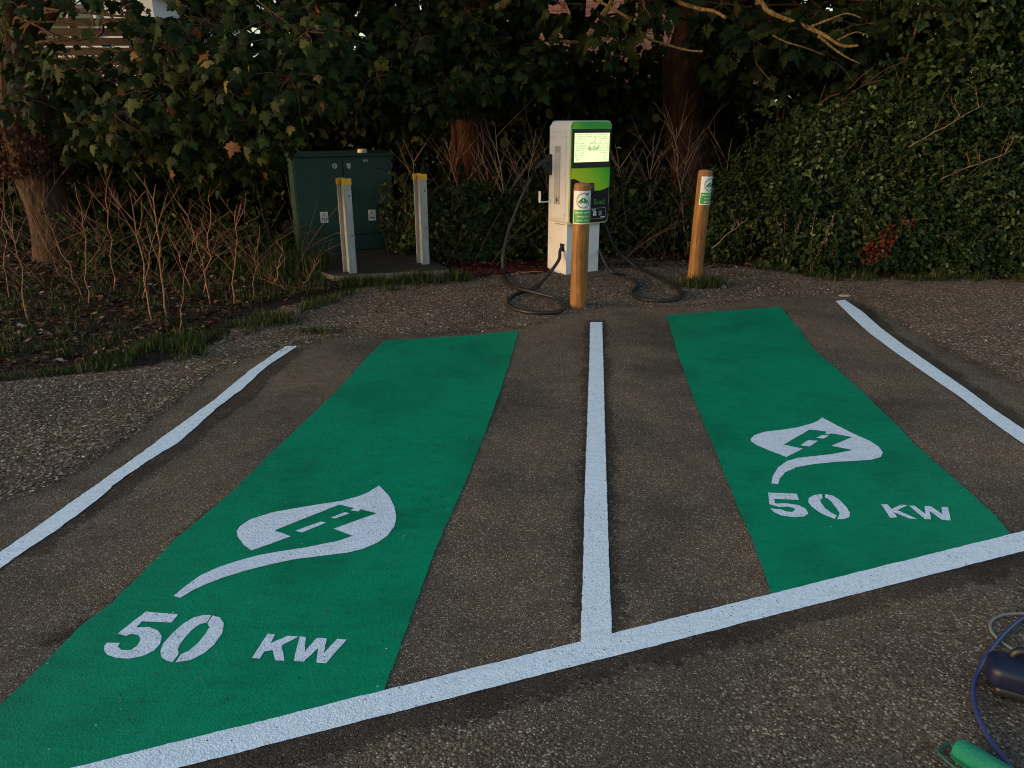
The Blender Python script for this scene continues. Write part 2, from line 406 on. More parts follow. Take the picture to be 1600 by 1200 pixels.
def grid_sheet(name, mat, outline, z, step, edge_w, kind='structure'):
    """sheet clipped to an outline, with a 0..1 'edge' attribute telling how far in from the rim a vertex lies"""
    P = np.array(outline); x0, y0 = P.min(0); x1, y1 = P.max(0)
    nx = int((x1-x0)/step)+2; ny = int((y1-y0)/step)+2
    gx, gy = np.meshgrid(x0+np.arange(nx)*step, y0+np.arange(ny)*step)
    q = np.stack([gx.ravel(), gy.ravel()], 1)
    ins = np.zeros(len(q), bool); dmin = np.full(len(q), 1e9)
    for i in range(len(P)):
        a = P[i]; b = P[(i+1) % len(P)]
        c = ((a[1] > q[:, 1]) != (b[1] > q[:, 1])); xx = (b[0]-a[0])*(q[:, 1]-a[1])/((b[1]-a[1]) or 1e-9)+a[0]
        ins ^= c & (q[:, 0] < xx)
        ab = b-a; t = np.clip(((q-a)@ab)/max(ab@ab, 1e-9), 0, 1); d = np.linalg.norm(q-(a+t[:, None]*ab), axis=1); dmin = np.minimum(dmin, d)
    sd = np.where(ins, dmin, -dmin); e = np.clip(.5+sd/edge_w, 0, 1)
    idx = np.arange(nx*ny).reshape(ny, nx)
    quads = np.stack([idx[:-1, :-1], idx[:-1, 1:], idx[1:, 1:], idx[1:, :-1]], -1).reshape(-1, 4)
    keep = (e[quads] > 0).any(1); quads = quads[keep]
    used, inv = np.unique(quads.ravel(), return_inverse=True)
    V = np.column_stack([q[used], np.full(len(used), z)])
    me = np_mesh(name, V, inv, np.full(len(quads), 4))
    a = me.attributes.new('edge', 'FLOAT', 'POINT'); a.data.foreach_set('value', e[used].astype(np.float32))
    return tag(link(name, me, mat), kind=kind), (q, sd)

def big_sheet(name, x0, x1, y0, y1, z, mat, parent=None):
    me = bpy.data.meshes.new(name); me.from_pydata([(x0, y0, z), (x1, y0, z), (x1, y1, z), (x0, y1, z)], [], [(0, 1, 2, 3)]); me.update()
    return link(name, me, mat, parent)
tag(big_sheet('ground', -120, 120, -120, 120, -.012, M['soil']), kind='structure')
tag(big_sheet('car_park_surface', -30, 30, -30, 7.8, 0, M['asphalt']), kind='structure')

# gravel: boundary traced from the photograph, laid where it lies on the ground
gl = px([(-260, 700), (-60, 800), (60, 760), (170, 700), (290, 610), (345, 572), (430, 545), (500, 528), (600, 524), (720, 519), (820, 508), (900, 487), (960, 476), (1040, 478), (1120, 474), (1200, 463), (1290, 456), (1345, 470), (1405, 500), (1480, 545), (1560, 585), (1640, 625), (1760, 690)])
gravel_outline = gl+[(9, 4.0), (14, 8.6), (3, 9.6), (.5, 10.5), (-1, 9.8), (-3, 8.8), (-4, 6.6), (-8, 5.0), (-8, 3.9)]
gravel_o, gsd = grid_sheet('gravel', M['gravel'], gravel_outline, .004, .05, .22)
soil_outline = px([(-200, 600), (0, 596), (120, 585), (230, 572), (320, 545), (380, 500), (440, 480), (520, 462), (560, 452)])+[(-1.5, 8.3), (-.7, 8.5), (-.2, 8.75), (.7, 9.3), (1.4, 9.5), (2.2, 9.2), (3.0, 8.75), (3.6, 8.15), (5.6, 8.05), (14, 8.3), (14, 30), (-14, 30), (-14, 5.2)]
M['soil_edge'] = chip_mat('soil_edge', (.012, .008, .006), (.036, .023, .015), (.08, .05, .032), 36, .2, bstr=1.0, edge_alpha=True)
soil_o, ssd = grid_sheet('soil', M['soil_edge'], soil_outline, .009, .07, .2)

# ------------------------------------------------------------------ painted bays
def offset_line(left, right, name, label, group=None, z=.0046, seed=0, mat='white_paint', step=.015, amp=.0015):
    o = poly_sheet([ragged(left+right[::-1], step, amp, True, seed)], z, name, M[mat])
    return tag(o, label, 'painted line', group)
# bay entrance line (near)
na = gp(120, 1200); nb_ = gp(1576, 836.5); dn = (nb_-na).normalized(); wa = gp(286, 1200); wb = gp(1600, 862)
def along(a, d, s): return (a.x+d.x*s, a.y+d.y*s)
nlen = (nb_-na).length
near_up = [along(na, dn, s) for s in np.linspace(-2.2, nlen+1.8, 60)]
dlo = (wb-wa).normalized(); l2 = (wb-wa).length
near_lo = [along(wa, dlo, s) for s in np.linspace(-2.3, l2+1.8, 60)]
offset_line(near_up, near_lo, 'painted_line', 'white painted line running diagonally across the front ends of both bays', seed=1)
# centre line
offset_line(z=.0042, left=px([(922, 504), (921, 560), (918, 640), (914, 760), (911, 880), (907.5, 993), (907, 1004)]), right=px([(941, 504), (942.5, 560), (944.5, 640), (948, 760), (951.5, 880), (955.5, 981), (956, 992)]),
            name='painted_line', label='white painted line dividing the two bays, upright in the middle', seed=2)
near_mid = lambda X: na.y+(X-na.x)*dn.y/dn.x-.04
def extend(E_, d):
    x, y = E_[-1]; k = 0
    while y > near_mid(x) and k < 400: x += d.x*.01; y += d.y*.01; k += 1
    E_.append((x, y))
# left line
ll = px([(447, 541), (393, 577), (333, 627), (283, 663), (233, 700), (167, 747), (118, 781), (60, 823), (0, 864)])
lr = px([(464, 542), (417, 573), (377, 610), (340, 637), (307, 667), (277, 694), (233, 720), (180, 757), (155, 780), (122, 805), (60, 848), (0, 890)])
d1 = Vector((ll[-1][0]-ll[-3][0], ll[-1][1]-ll[-3][1], 0)).normalized()
extend(ll, d1); extend(lr, d1)
offset_line(ll, lr, 'painted_line', 'white wavy painted line at the outer side of the left bay beside the gravel', seed=3, amp=.0035, z=.0042)
rl = px([(1305, 470.7), (1335, 500), (1360, 522.5), (1400, 552), (1450, 587), (1505, 625), (1550, 660), (1600, 695)])
rr_ = px([(1320, 469), (1347, 487), (1375, 512), (1412, 540), (1462, 575), (1512, 610), (1555, 642), (1600, 672)])
d2 = Vector((rl[-1][0]-rl[-3][0], rl[-1][1]-rl[-3][1], 0)).normalized()
extend(rl, d2); extend(rr_, d2)
offset_line(rl, rr_, 'painted_line', 'white painted line along the far right bay edge beside the gravel', seed=4, z=.0042)

# old tar cover strips under and along the lines
def ribbon(cs, wd, z):
    L = []; R = []
    for i, c in enumerate(cs):
        a = cs[max(i-1, 0)]; b = cs[min(i+1, len(cs)-1)]; d = Vector((b[0]-a[0], b[1]-a[1], 0)).normalized(); n = Vector((-d.y, d.x, 0))
        L.append((c[0]+n.x*wd, c[1]+n.y*wd)); R.append((c[0]-n.x*wd, c[1]-n.y*wd))
    return L+R[::-1]
def mid(a, b):
    return [((a[i][0]+b[i][0])/2, (a[i][1]+b[i][1])/2) for i in range(min(len(a), len(b)))]
tars = [ribbon(px([(931, 500), (931, 640), (932, 800), (933, 985)]), .085, 0),
        ribbon([(p[0], p[1]+.02) for p in rr_[:-1]], .10, 0),
        ribbon(px([(462, 545), (400, 597), (345, 645), (255, 712), (150, 785), (30, 868)]), .07, 0),
        ribbon([(p[0]+.02, p[1]-.03) for p in near_lo], .045, 0),
        px([(330, 855), (395, 790), (430, 760), (385, 760), (300, 815), (225, 905), (150, 960), (60, 1010), (180, 965)])]
for i_, T in enumerate(tars): grid_sheet('tar_stain', M['tar'], T, .0006+.0003*i_, .02, .16)

M['rough'] = chip_mat('rough_tarmac', (.045, .033, .025), (.19, .14, .10), (.56, .46, .35), 128, .15, edge_alpha=True, speck=.11)
for i_, T in enumerate([px([(1130, 1070), (1230, 1010), (1330, 1000), (1430, 975), (1520, 930), (1640, 905), (1800, 950), (1800, 1500), (1250, 1500), (1170, 1230), (1120, 1130)]), px([(600, 1130), (700, 1110), (860, 1130), (900, 1220), (700, 1260), (560, 1200)])]):
    grid_sheet('rough_tarmac', M['rough'], T, .0004+.0001*i_, .02, .16)
# green panels with leaf emblem and lettering
def z8(p): return (130+p[0]*.34375, 720+p[1]*.34375)
def z1(p): return (1130+p[0]*.29375, 620+p[1]*.29375)
near_at = lambda X: na.y+(X-na.x)*dn.y/dn.x
gL_left = px([(594, 539), (577, 555), (550, 585), (527, 610), (500, 636), (458, 676), (412, 720), (353, 778), (285, 833), (230, 888), (175, 943), (130, 976), (60, 1046), (0, 1103)])
dg = Vector((gL_left[-1][0]-gL_left[-4][0], gL_left[-1][1]-gL_left[-4][1], 0)).normalized()
s = 0
while gL_left[-1][1] > near_at(gL_left[-1][0])-.04 and s < 60:
    gL_left.append((gL_left[-1][0]+dg.x*.02, gL_left[-1][1]+dg.y*.02)); s += 1
gL_right = px([(811, 517), (800, 555), (782, 610), (770, 645), (745, 710), (724, 762), (700, 815), (677, 868), (646, 954), (625, 1012), (604, 1069), (600, 1081)])
gL_top = px([(725, 525.5), (655, 529), (600, 533)])
P = gL_right[::-1]+gL_top+gL_left
panel = poly_sheet([ragged(P, .02, .0025, True, 9)], .003, 'green_bay_panel', M['green_paint'])
tag(panel, 'green painted rectangle in the left bay with a long-stemmed white leaf, nearest the camera', 'bay marking', 'green painted bay panels')
leafL = [(1345,115),(1390,163),(1415,213),(1424,260),(1415,302),(1385,343),(1335,378),(1270,405),(1200,422),(1080,436),(950,453),(850,475),(740,503),(640,533),(560,564),(500,592),(440,628),(412,618),(470,570),(540,522),(620,485),(700,460),(800,432),(900,415),(1000,400),(1100,380),(1160,368),(1226,345),(1138,313),(1335,242),(1262,224),(1250,234),(1214,229),(1232,219),(1165,203),(870,320),(945,347),(765,412),(728,385),(702,350),(697,325),(715,300),(760,270),(860,238),(960,220),(1080,200),(1180,185),(1250,165),(1300,145)]
slotsL = [[(965,322),(1080,280),(1105,285),(995,330)],[(1127,262),(1190,237),(1212,243),(1145,266)]]
t5L = [(285,690),(433,702),(402,740),(268,734),(243,762),(300,760),(340,775),(358,802),(350,836),(322,868),(270,893),(210,905),(150,900),(110,886),(95,866),(97,846),(110,832),(168,832),(158,850),(175,864),(215,866),(246,846),(262,815),(252,798),(215,792),(196,802),(158,790)]
t0La = [(583,706),(545,706),(505,716),(460,742),(405,790),(365,836),(352,870),(358,898),(380,914),(405,920),(434,884),(430,862),(450,826),(490,778),(530,748),(562,740)]
t0Lb = [(590,708),(622,716),(640,744),(632,790),(597,840),(550,880),(490,910),(420,922),(446,884),(482,868),(520,835),(558,790),(574,762),(566,742)]
kL = [(840,790),(873,795),(852,834),(930,800),(978,804),(903,845),(915,914),(872,912),(862,866),(825,872),(803,905),(767,902)]
wL = [(984,803),(1013,806),(1008,870),(1063,810),(1108,812),(1095,880),(1155,814),(1198,818),(1105,925),(1060,922),(1070,855),(1003,918),(957,915)]
def stencil(polys, f, name, z, parent, smoothed=False):
    Q = [ragged(px([f(p) for p in pl]), .012, .0010, True, 20+i) for i, pl in enumerate(polys)]
    return poly_sheet(Q, z, name, M['stencil_paint'], parent)
stencil([leafL]+slotsL, z8, 'leaf_emblem', .0046, panel)
stencil([t5L, t0La, t0Lb], z8, 'number_lettering', .0046, panel); stencil([kL, wL], z8, 'unit_lettering', .0046, panel)
gR_left = px([(1041, 493), (1060, 556), (1084, 625), (1108, 682), (1130, 735), (1153.5, 796), (1177, 849), (1202.5, 920), (1207, 934)])
gR_right = px([(1219, 480), (1250, 517), (1270, 545), (1305, 575), (1340, 606), (1372, 637), (1407, 670), (1424, 690), (1471, 732), (1512, 767), (1556, 808), (1579, 834), (1590, 845)])
panel2 = poly_sheet([ragged(gR_left[::-1]+gR_right, .02, .0025, True, 12)], .003, 'green_bay_panel', M['green_paint'])
tag(panel2, 'green painted rectangle in the right bay with a short-stemmed white leaf', 'bay marking', 'green painted bay panels')
leafR = [(525,113),(600,153),(700,203),(780,238),(828,270),(849,300),(836,324),(790,339),(700,345),(600,350),(480,362),(390,378),(330,405),(302,438),(292,470),(256,465),(262,430),(290,380),(340,345),(400,328),(480,320),(580,308),(690,287),(575,265),(685,218),(574,198),(562,204),(540,200),(553,190),(460,178),(322,258),(425,280),(335,324),(250,292),(180,262),(150,242),(145,228),(165,208),(220,190),(320,178),(400,165),(470,145),(505,130)]
slotsR = [[(410,262),(450,235),(505,238),(460,268)],[(495,222),(525,207),(562,210),(535,226)]]
t5R = [(238,514),(390,520),(402,552),(270,548),(275,572),(340,572),(400,580),(440,600),(453,625),(427,641),(370,645),(310,636),(270,618),(250,598),(302,602),(332,614),(365,618),(384,606),(374,596),(340,589),(296,590),(245,575)]
t0Ra = [(525,522),(480,528),(454,543),(452,566),(472,590),(508,618),(550,638),(592,654),(604,636),(572,620),(540,595),(520,568),(515,552),(528,542)]
t0Rb = [(540,522),(580,530),(620,554),(655,590),(675,625),(667,647),(637,656),(604,656),(614,638),(618,624),(600,595),(575,562),(555,546),(540,540)]
kR = [(838,575),(873,577),(895,601),(945,578),(982,581),(925,607),(1033,655),(988,652),(902,617),(925,645),(888,649)]
wR = [(986,583),(1018,584),(1075,628),(1070,585),(1105,587),(1165,630),(1160,590),(1195,592),(1210,662),(1165,660),(1097,612),(1105,657),(1070,655)]
stencil([leafR]+slotsR, z1, 'leaf_emblem', .0046, panel2)
stencil([t5R, t0Ra, t0Rb], z1, 'number_lettering', .0046, panel2); stencil([kR, wR], z1, 'unit_lettering', .0046, panel2)

# ------------------------------------------------------------------ scattering machinery
def quat_mats(Xa, Ya, Za): return np.stack([Xa, Ya, Za], axis=-1)   # columns
def unit(a): return a/np.maximum(np.linalg.norm(a, axis=-1, keepdims=True), 1e-9)
def frames(tip, nrm):
    """tip dir (y axis of the leaf) and approximate normal"""
    Y = unit(tip); X = unit(np.cross(Y, nrm)); Z = np.cross(X, Y)
    return quat_mats(X, Y, Z)
def cloud(pts, R, size, tv, tf, tints):
    """copies of a template: verts tv, faces tf (list of lists)"""
    n = len(pts); k = len(tv); tv = np.asarray(tv, float)
    if size.ndim == 1: size = np.repeat(size[:, None], 3, 1)
    loc = tv[None]*size[:, None, :]
    V = np.einsum('nij,nkj->nki', R, loc)+pts[:, None, :]
    flat = np.concatenate([np.array(f) for f in tf]); sz = np.array([len(f) for f in tf])
    FF = (flat[None]+(np.arange(n)*k)[:, None]).ravel(); SZ = np.tile(sz, n)
    return V.reshape(-1, 3), FF, SZ, np.repeat(tints, len(tf))
HOLES = [(905, 6, 38, .93), (872, 140, 14, .8), (122, 36, 36, .8), (25, 45, 30, .75), (165, 55, 25, .7), (395, 35, 12, .9), (640, 128, 9, .9), (1010, 60, 12, .8), (1045, 40, 8, .8), (470, 40, 12, .8), (555, 160, 6, .8)]
def gap_mask(p):
    """leaves left out so the crowns have see-through gaps"""
    dy = np.maximum(p[:, 1], .5); dz = p[:, 2]-H
    depth = dy*math.cos(TH)-dz*math.sin(TH); up = dz*math.cos(TH)+dy*math.sin(TH)
    X = 800+F*p[:, 0]/depth; Y = 600-F*up/depth; keep = np.ones(len(p), bool)
    for (hx, hy, hr, pr) in HOLES:
        e = 1+.35*np.sin(X*.11+Y*.07)+.25*np.sin(Y*.19-X*.05)
        keep &= ~((np.hypot(X-hx, Y-hy) < hr*e) & (rng.random(len(p)) < pr))
    return keep
class Cloud:
    def __init__(s): s.V = []; s.F = []; s.S = []; s.T = []; s.n = 0
    def add(s, pts, R, size, tv, tf, tints):
        if len(pts) == 0: return
        V, FF, SZ, T = cloud(pts, R, size, tv, tf, tints)
        s.V.append(V); s.F.append(FF+s.n); s.S.append(SZ); s.T.append(T); s.n += len(V)
    def build(s, name, mat, parent=None, smooth=False):
        me = np_mesh(name, np.concatenate(s.V), np.concatenate(s.F), np.concatenate(s.S), np.concatenate(s.T), smooth)
        return link(name, me, mat, parent)
def maple_template():
    half = [(0.0, 0.0), (.10, -.06), (.30, -.10), (.24, .04), (.50, .10), (.40, .20), (.58, .42), (.40, .40), (.36, .52), (.18, .48), (.20, .72), (.10, .78), (0.0, 1.0)]
    out = half+[(-x, y) for x, y in half[1:-1]][::-1]
    V = [(0, .28, .0)]+[(x, y, -.35*abs(x)**1.3-.22*(max(0, y-.3))**1.5) for x, y in out]
    n = len(out); Fc = [[0, 1+i, 1+(i+1) % n] for i in range(n)]
    V += [(-.008, 0, 0), (.008, 0, 0), (.006, -.45, .10), (-.006, -.45, .10)]; Fc.append([n+1, n+2, n+3, n+4])
    return V, Fc
MAPLE = maple_template()
SMALL = ([(0, 0, 0), (.28, .35, .10), (.22, .75, .06), (0, 1, -.06), (-.22, .75, .06), (-.28, .35, .10), (0, .5, -.03)], [[0, 1, 6], [1, 2, 6], [2, 3, 6], [3, 4, 6], [4, 5, 6], [5, 0, 6]])
IVY = ([(0, 0, 0), (.30, -.08, .05), (.50, .22, .0), (.27, .42, .05), (.12, .70, .0), (0, 1, -.08), (-.12, .70, .0), (-.27, .42, .05), (-.50, .22, 0), (-.30, -.08, .05), (0, .3, -.04)],
       [[10, i, (i+1) % 10] for i in range(10)])
SLIM = ([(0, 0, 0), (.10, .35, .02), (.08, .7, 0), (0, 1, -.08), (-.08, .7, 0), (-.10, .35, .02)], [[0, 1, 2, 3], [0, 3, 4, 5]])
BIG = ([(0, 0, 0), (.4, .3, -.05), (.3, .8, -.1), (0, 1, -.2), (-.3, .8, -.1), (-.4, .3, -.05)], [[0, 1, 2, 3], [0, 3, 4, 5]])
BLADE = ([(-.06, 0, 0), (.06, 0, 0), (.05, .4, .06), (-.05, .4, .06), (.03, .75, .22), (-.03, .75, .22), (0, 1, .45)], [[0, 1, 2, 3], [3, 2, 4, 5], [5, 4, 6]])
PEB = ([(1, 0, 0), (-.9, .1, .1), (0, 1, .1), (.1, -1, 0), (.1, .1, .6), (0, 0, -.6)], [[0, 2, 4], [2, 1, 4], [1, 3, 4], [3, 0, 4], [2, 0, 5], [1, 2, 5], [3, 1, 5], [0, 3, 5]])
def rand_in_sphere(n):
    d = unit(rng.normal(size=(n, 3))); return d*np.cbrt(rng.random(n))[:, None]
def spray(cl, c, r, n, size, temp=MAPLE, out=(0, -1, 0), droop=.9, sq=(1, .8, .75), tmax=1.0):
    """a clump of leaves hanging about c"""
    d = rand_in_sphere(n); p = np.array(c)+d*np.array(sq)*r
    o = np.array(out)
    tip = unit(d)*.55+np.array([0, 0, -droop])+o*.25+rng.normal(size=(n, 3))*.48
    nrm = o*.55+unit(d)*.5+np.array([0, 0, .45])+rng.normal(size=(n, 3))*.62
    kp = gap_mask(p); p = p[kp]; tip = tip[kp]; nrm = nrm[kp]; n = len(p)
    cl.add(p, frames(tip, nrm), size*(.55+.75*rng.random(n)), temp[0], temp[1], np.clip(rng.random(n)*tmax, 0, 1))
    return p

def limb_path(a, b, sag=.15, k=6, jit=.05):
    a = Vector(a); b = Vector(b); L = (b-a).length; out = []
    for i in range(k+1):
        t = i/k; p = a.lerp(b, t); p.z += math.sin(math.pi*t)*sag*L
        if 0 < i < k: p += Vector((random.gauss(0, jit*L*.35), random.gauss(0, jit*L*.35), random.gauss(0, jit*L*.35)))
        out.append(p)
    return spline(out, 3)
def trunk_mesh(path, radii, seg=20, lump=.08, seed=0):
    P = spline(path, 6); n = len(P); R = np.interp(np.linspace(0, 1, n), np.linspace(0, 1, len(radii)), radii)
    m = Mesh(); V = []
    for i, p in enumerate(P):
        for k in range(seg):
            a = 2*math.pi*k/seg
            rr = R[i]*(1+lump*mnoise.noise(Vector((math.cos(a)*1.6+seed, math.sin(a)*1.6, p.z*1.1)))*2+lump*.6*mnoise.noise(Vector((math.cos(a)*5, math.sin(a)*5+seed, p.z*2.0))))
            V.append((p.x+math.cos(a)*rr, p.y+math.sin(a)*rr, p.z))
    m.add(V, [[i*seg+k, i*seg+(k+1) % seg, (i+1)*seg+(k+1) % seg, (i+1)*seg+k] for i in range(n-1) for k in range(seg)])
    return m
def ivy_vines(path, radii, n, seed, h0, h1):
    """climbing stems that wrap the trunk"""
    rnd = random.Random(seed); m = Mesh(); P = spline(path, 6); zs = [p.z for p in P]
    R = np.interp(np.linspace(0, 1, len(P)), np.linspace(0, 1, len(radii)), radii)
    for _ in range(n):
        a = rnd.uniform(math.pi, 2*math.pi); z = rnd.uniform(h0, h0+.5*(h1-h0)); pts = []; top = rnd.uniform(z+.4, h1)
        while z < top:
            X = np.interp(z, zs, [p.x for p in P]); Y = np.interp(z, zs, [p.y for p in P]); r = np.interp(z, zs, R)*1.06+.006
            pts.append((X+math.cos(a)*r, Y+math.sin(a)*r, z)); z += .07; a += rnd.gauss(0, .12)
        if len(pts) > 3: m.tube(pts, [rnd.uniform(.003, .010)]*len(pts), 5)
    return m

def make_tree(name, label, path, radii, bark, clusters, leaf, lsize, upper, vines=0, dens=75, group=None, upsize=.30):
    base = Vector(path[0]); root = empty(name, base)
    inv = Matrix.Translation(-base)
    tag(root, label, 'tree', group)
    def loc(o): o.data.transform(inv); o.parent = root; return o
    loc(trunk_mesh(path, radii, seed=base.x).build('trunk', bark, smooth=180))
    if vines:
        tag(loc(ivy_vines(path, radii, vines, int(abs(base.x)*10), .1, path[-1][2]).build('climbing_stems', bark, smooth=180)), kind='stuff')
    tp = spline(path, 6)
    cl = Cloud(); tw = Mesh()
    for (c, r) in clusters:
        c = Vector(c)
        st = min(tp, key=lambda q: abs(q.z-min(max(c.z+.5, 1.4), path[-1][2]-.2)))
        if r > .34:
            lp = limb_path(st, c, .10, 5, .06); k = len(lp)
            lm = Mesh(); lm.tube(lp, [max(.006, .022*(1-i/k)) for i in range(k)], 6); loc(lm.build('limb', bark, smooth=180))
        pts = spray(cl, c, r, int(dens*(r/.45)**2)+6, lsize, out=(-.1*np.sign(c.x), -1, 0), tmax=1.0)
        for q in pts[::5]:
            tw.tube([tuple(c+Vector((0, 0, .05))), tuple((c+Vector(q))/2+Vector((random.gauss(0, .03), 0, .05))), tuple(q)], [.005, .004, .0022], 4, False)
    # high crown, mostly above the picture: this is what keeps the wood dark
    (uc, ur, un) = upper
    d = rand_in_sphere(un); d = unit(d)*(np.linalg.norm(d, axis=1)**.5)[:, None]
    p = np.array(uc)+d*np.array(ur)
    lump = np.array([mnoise.noise(Vector(q)*.8) for q in p]); p = p[(lump > -.22)]; p = p[gap_mask(p)]; k = len(p)
    tip = rng.normal(size=(k, 3))*.5+np.array([0, 0, -.6]); nrm = rng.normal(size=(k, 3))*.5+np.array([0, -.2, .8])
    cl.add(p, frames(tip, nrm), upsize*(.6+.6*rng.random(k)), MAPLE[0] if False else BIG[0], BIG[1], rng.random(k)*.9)
    for i in range(7):
        a = i*2*math.pi/7+.3; e = Vector(uc)+Vector((math.cos(a)*ur[0]*.7, math.sin(a)*ur[1]*.7, random.uniform(-.3, .5)*ur[2]))
        lp = limb_path(tp[int(len(tp)*(.7+.04*i))-1], e, .06, 5, .05); k = len(lp)
        lm = Mesh(); lm.tube(lp, [max(.012, .07*(1-j/k)) for j in range(k)], 7); loc(lm.build('limb', bark, smooth=180))
    if tw.v: tag(loc(tw.build('twigs', M['twig'])), kind='stuff')
    loc(cl.build('crown', leaf))
    return root

# ------------------------------------------------------------------ the three near trees
cl_left = [(125,110,7.4,.40),(200,95,7.7,.55),(180,190,7.0,.42),(250,150,7.1,.5),(300,215,7.1,.42),(350,140,6.9,.48),(400,200,7.0,.42),(455,130,6.9,.42),
 (500,150,7.0,.22),(330,50,7.5,.55),(430,40,7.4,.5),(230,243,7.3,.26),(290,262,7.4,.24),(400,255,7.5,.26),(140,215,7.4,.34),(40,165,7.1,.30),(20,15,6.4,.28),(130,10,6.8,.25),
 (520,70,7.2,.38),(525,150,7.1,.16),(545,110,7.3,.16),(190,30,7.2,.3),(330,270,7.8,.25),(370,90,7.0,.4),(270,80,7.0,.4),(480,60,6.9,.4),(40,95,7.9,.32),(5,60,7.6,.25),(255,200,7.9,.5),(360,210,8.0,.5),(440,200,7.7,.34)]
make_tree('maple_tree', 'maple tree at the left edge with drooping broad leaves and a stout ivied trunk',
  [(-5.72, 9.35, -.1), (-5.75, 9.35, .6), (-5.88, 9.4, 1.5), (-5.78, 9.4, 2.6), (-5.7, 9.5, 4.2)], [.34, .27, .25, .26, .20], M['bark_left'],
  [(at(a, b, y), r) for a, b, y, r in cl_left], M['maple'], .112, ((-5.2, 9.2, 5.6), (3.6, 3.4, 2.3), 5200), vines=12, dens=100)
dead = Cloud(); k = 1500; a = rng.random(k)*6.28; z = 1.12+.75*rng.random(k)**1.3; rr = .27+.16*rng.random(k)
pd = np.column_stack([-.13+np.cos(a)*rr, .04+np.sin(a)*rr, z]); pd = pd[np.sin(a) < .35]; k = len(pd)
dead.add(pd, frames(rng.normal(size=(k, 3))+np.array([0, -.2, -.8]), rng.normal(size=(k, 3))*.7+np.array([0, -1, .3])), .05*(.5+.8*rng.random(k)), IVY[0], IVY[1], rng.random(k)*.55)
ml = bpy.data.objects['maple_tree']; M['dead_ivy'] = leaf_mat('dead_ivy', [(0, (.030, .010, .006)), (.6, (.085, .026, .014)), (1, (.16, .06, .03))]); dead.build('dead_ivy', M['dead_ivy'], ml)
cl_mid = []
rr0 = random.Random(5)
for a, b in [(420,15),(500,20),(580,20),(660,15),(740,30),(820,30),(880,20),(450,90),(530,95),(610,90),(690,95),(770,85),(850,80),(560,140),(620,150),(690,140),(760,130),(840,115),(605,168),(560,165),(665,160),(800,140),(860,105),(505,165),(740,140),(640,120),(500,130),(600,120),(720,60),(655,62),(640,42),(690,78),(625,75)]:
    cl_mid.append((a+rr0.uniform(-12, 12), b+rr0.uniform(-8, 8), rr0.uniform(9.2, 10.2), rr0.uniform(.28, .38)))
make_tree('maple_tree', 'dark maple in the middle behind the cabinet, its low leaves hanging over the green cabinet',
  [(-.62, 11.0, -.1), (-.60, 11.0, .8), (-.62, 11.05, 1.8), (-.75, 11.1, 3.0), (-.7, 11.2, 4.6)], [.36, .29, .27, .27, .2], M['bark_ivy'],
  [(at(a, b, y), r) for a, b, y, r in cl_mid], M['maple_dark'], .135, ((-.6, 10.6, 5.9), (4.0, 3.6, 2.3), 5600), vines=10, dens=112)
cl_right = []
for a, b in [(1130,20),(1180,50),(1230,70),(1290,20),(1350,40),(1420,30),(1490,30),(1560,40),(1150,90),(1200,110),(1260,110),(1330,120),(1400,100),(1470,90),(1540,110),(1600,90),(1380,160),(1440,160),(1230,60),(1170,70),(1110,50),(960,60),(1010,10),(1000,70),(1290,90),(1580,60),(1600,30),(1545,75),(1510,60)]:
    cl_right.append((a+rr0.uniform(-12, 12), b+rr0.uniform(-8, 8), rr0.uniform(8.9, 10.2), rr0.uniform(.3, .44)))
tr = make_tree('maple_tree', 'maple on the right with a curved red-brown trunk and bare lichened branches reaching right',
  [(2.72, 11.3, -.1), (2.66, 11.3, .9), (2.50, 11.3, 1.6), (2.42, 11.3, 2.4), (2.60, 11.4, 3.3), (2.7, 11.5, 4.8)], [.38, .30, .25, .27, .25, .2], M['bark_ivy'],
  [(at(a, b, y), r) for a, b, y, r in cl_right], M['maple_dark'], .17, ((3.6, 10.8, 5.9), (4.4, 3.4, 2.3), 5600), vines=26, dens=60)
def brpx(pts, Y, r0, r1, YY=None):
    P = [at(a, b, (Y if YY is None else Y+(YY-Y)*i/(len(pts)-1))) for i, (a, b) in enumerate(pts)]
    P = [p+Vector((random.gauss(0, .012), random.gauss(0, .02), random.gauss(0, .012))) for p in P]
    Q = spline(P, 5); n = len(Q); bm_ = Mesh(); bm_.tube([q-Vector((2.72, 11.3, -.1)) for q in Q], [(r0+(r1-r0)*i/(n-1))*random.uniform(.85, 1.15) for i in range(n)], 7)
    bm_.build('branch', M['limb'], tr, smooth=180)
brpx([(1000,-170),(1110,-70),(1180,0),(1202,20),(1250,36),(1285,55),(1315,66),(1342,68)], 9.4, .034, .012, 8.3)
brpx([(1268,44),(1295,30),(1320,20),(1346,27)], 8.35, .014, .005)
brpx([(1280,57),(1305,78),(1325,88),(1342,98)], 8.35, .016, .005)
brpx([(1308,60),(1335,50),(1358,56)], 8.3, .01, .004)
brpx([(1210,55),(1230,70),(1255,78),(1290,88)], 8.35, .010, .004)
brpx([(1060,-60),(1055,-5),(1090,12),(1115,16),(1132,26)], 9.4, .026, .016, 8.6)
brpx([(930,0),(985,28),(1010,58),(1040,72),(1075,77),(1098,84)], 8.8, .016, .012)
brpx([(1175,60),(1180,95),(1192,110),(1202,125)], 9.2, .008, .004)
brpx([(860,65),(910,66),(930,45),(950,20),(965,-20)], 9.9, .02, .03)
brpx([(745,30),(765,18),(790,2),(800,-20)], 10.5, .05, .06)
brpx([(700,45),(740,52),(790,60),(825,50)], 10.5, .05, .02)

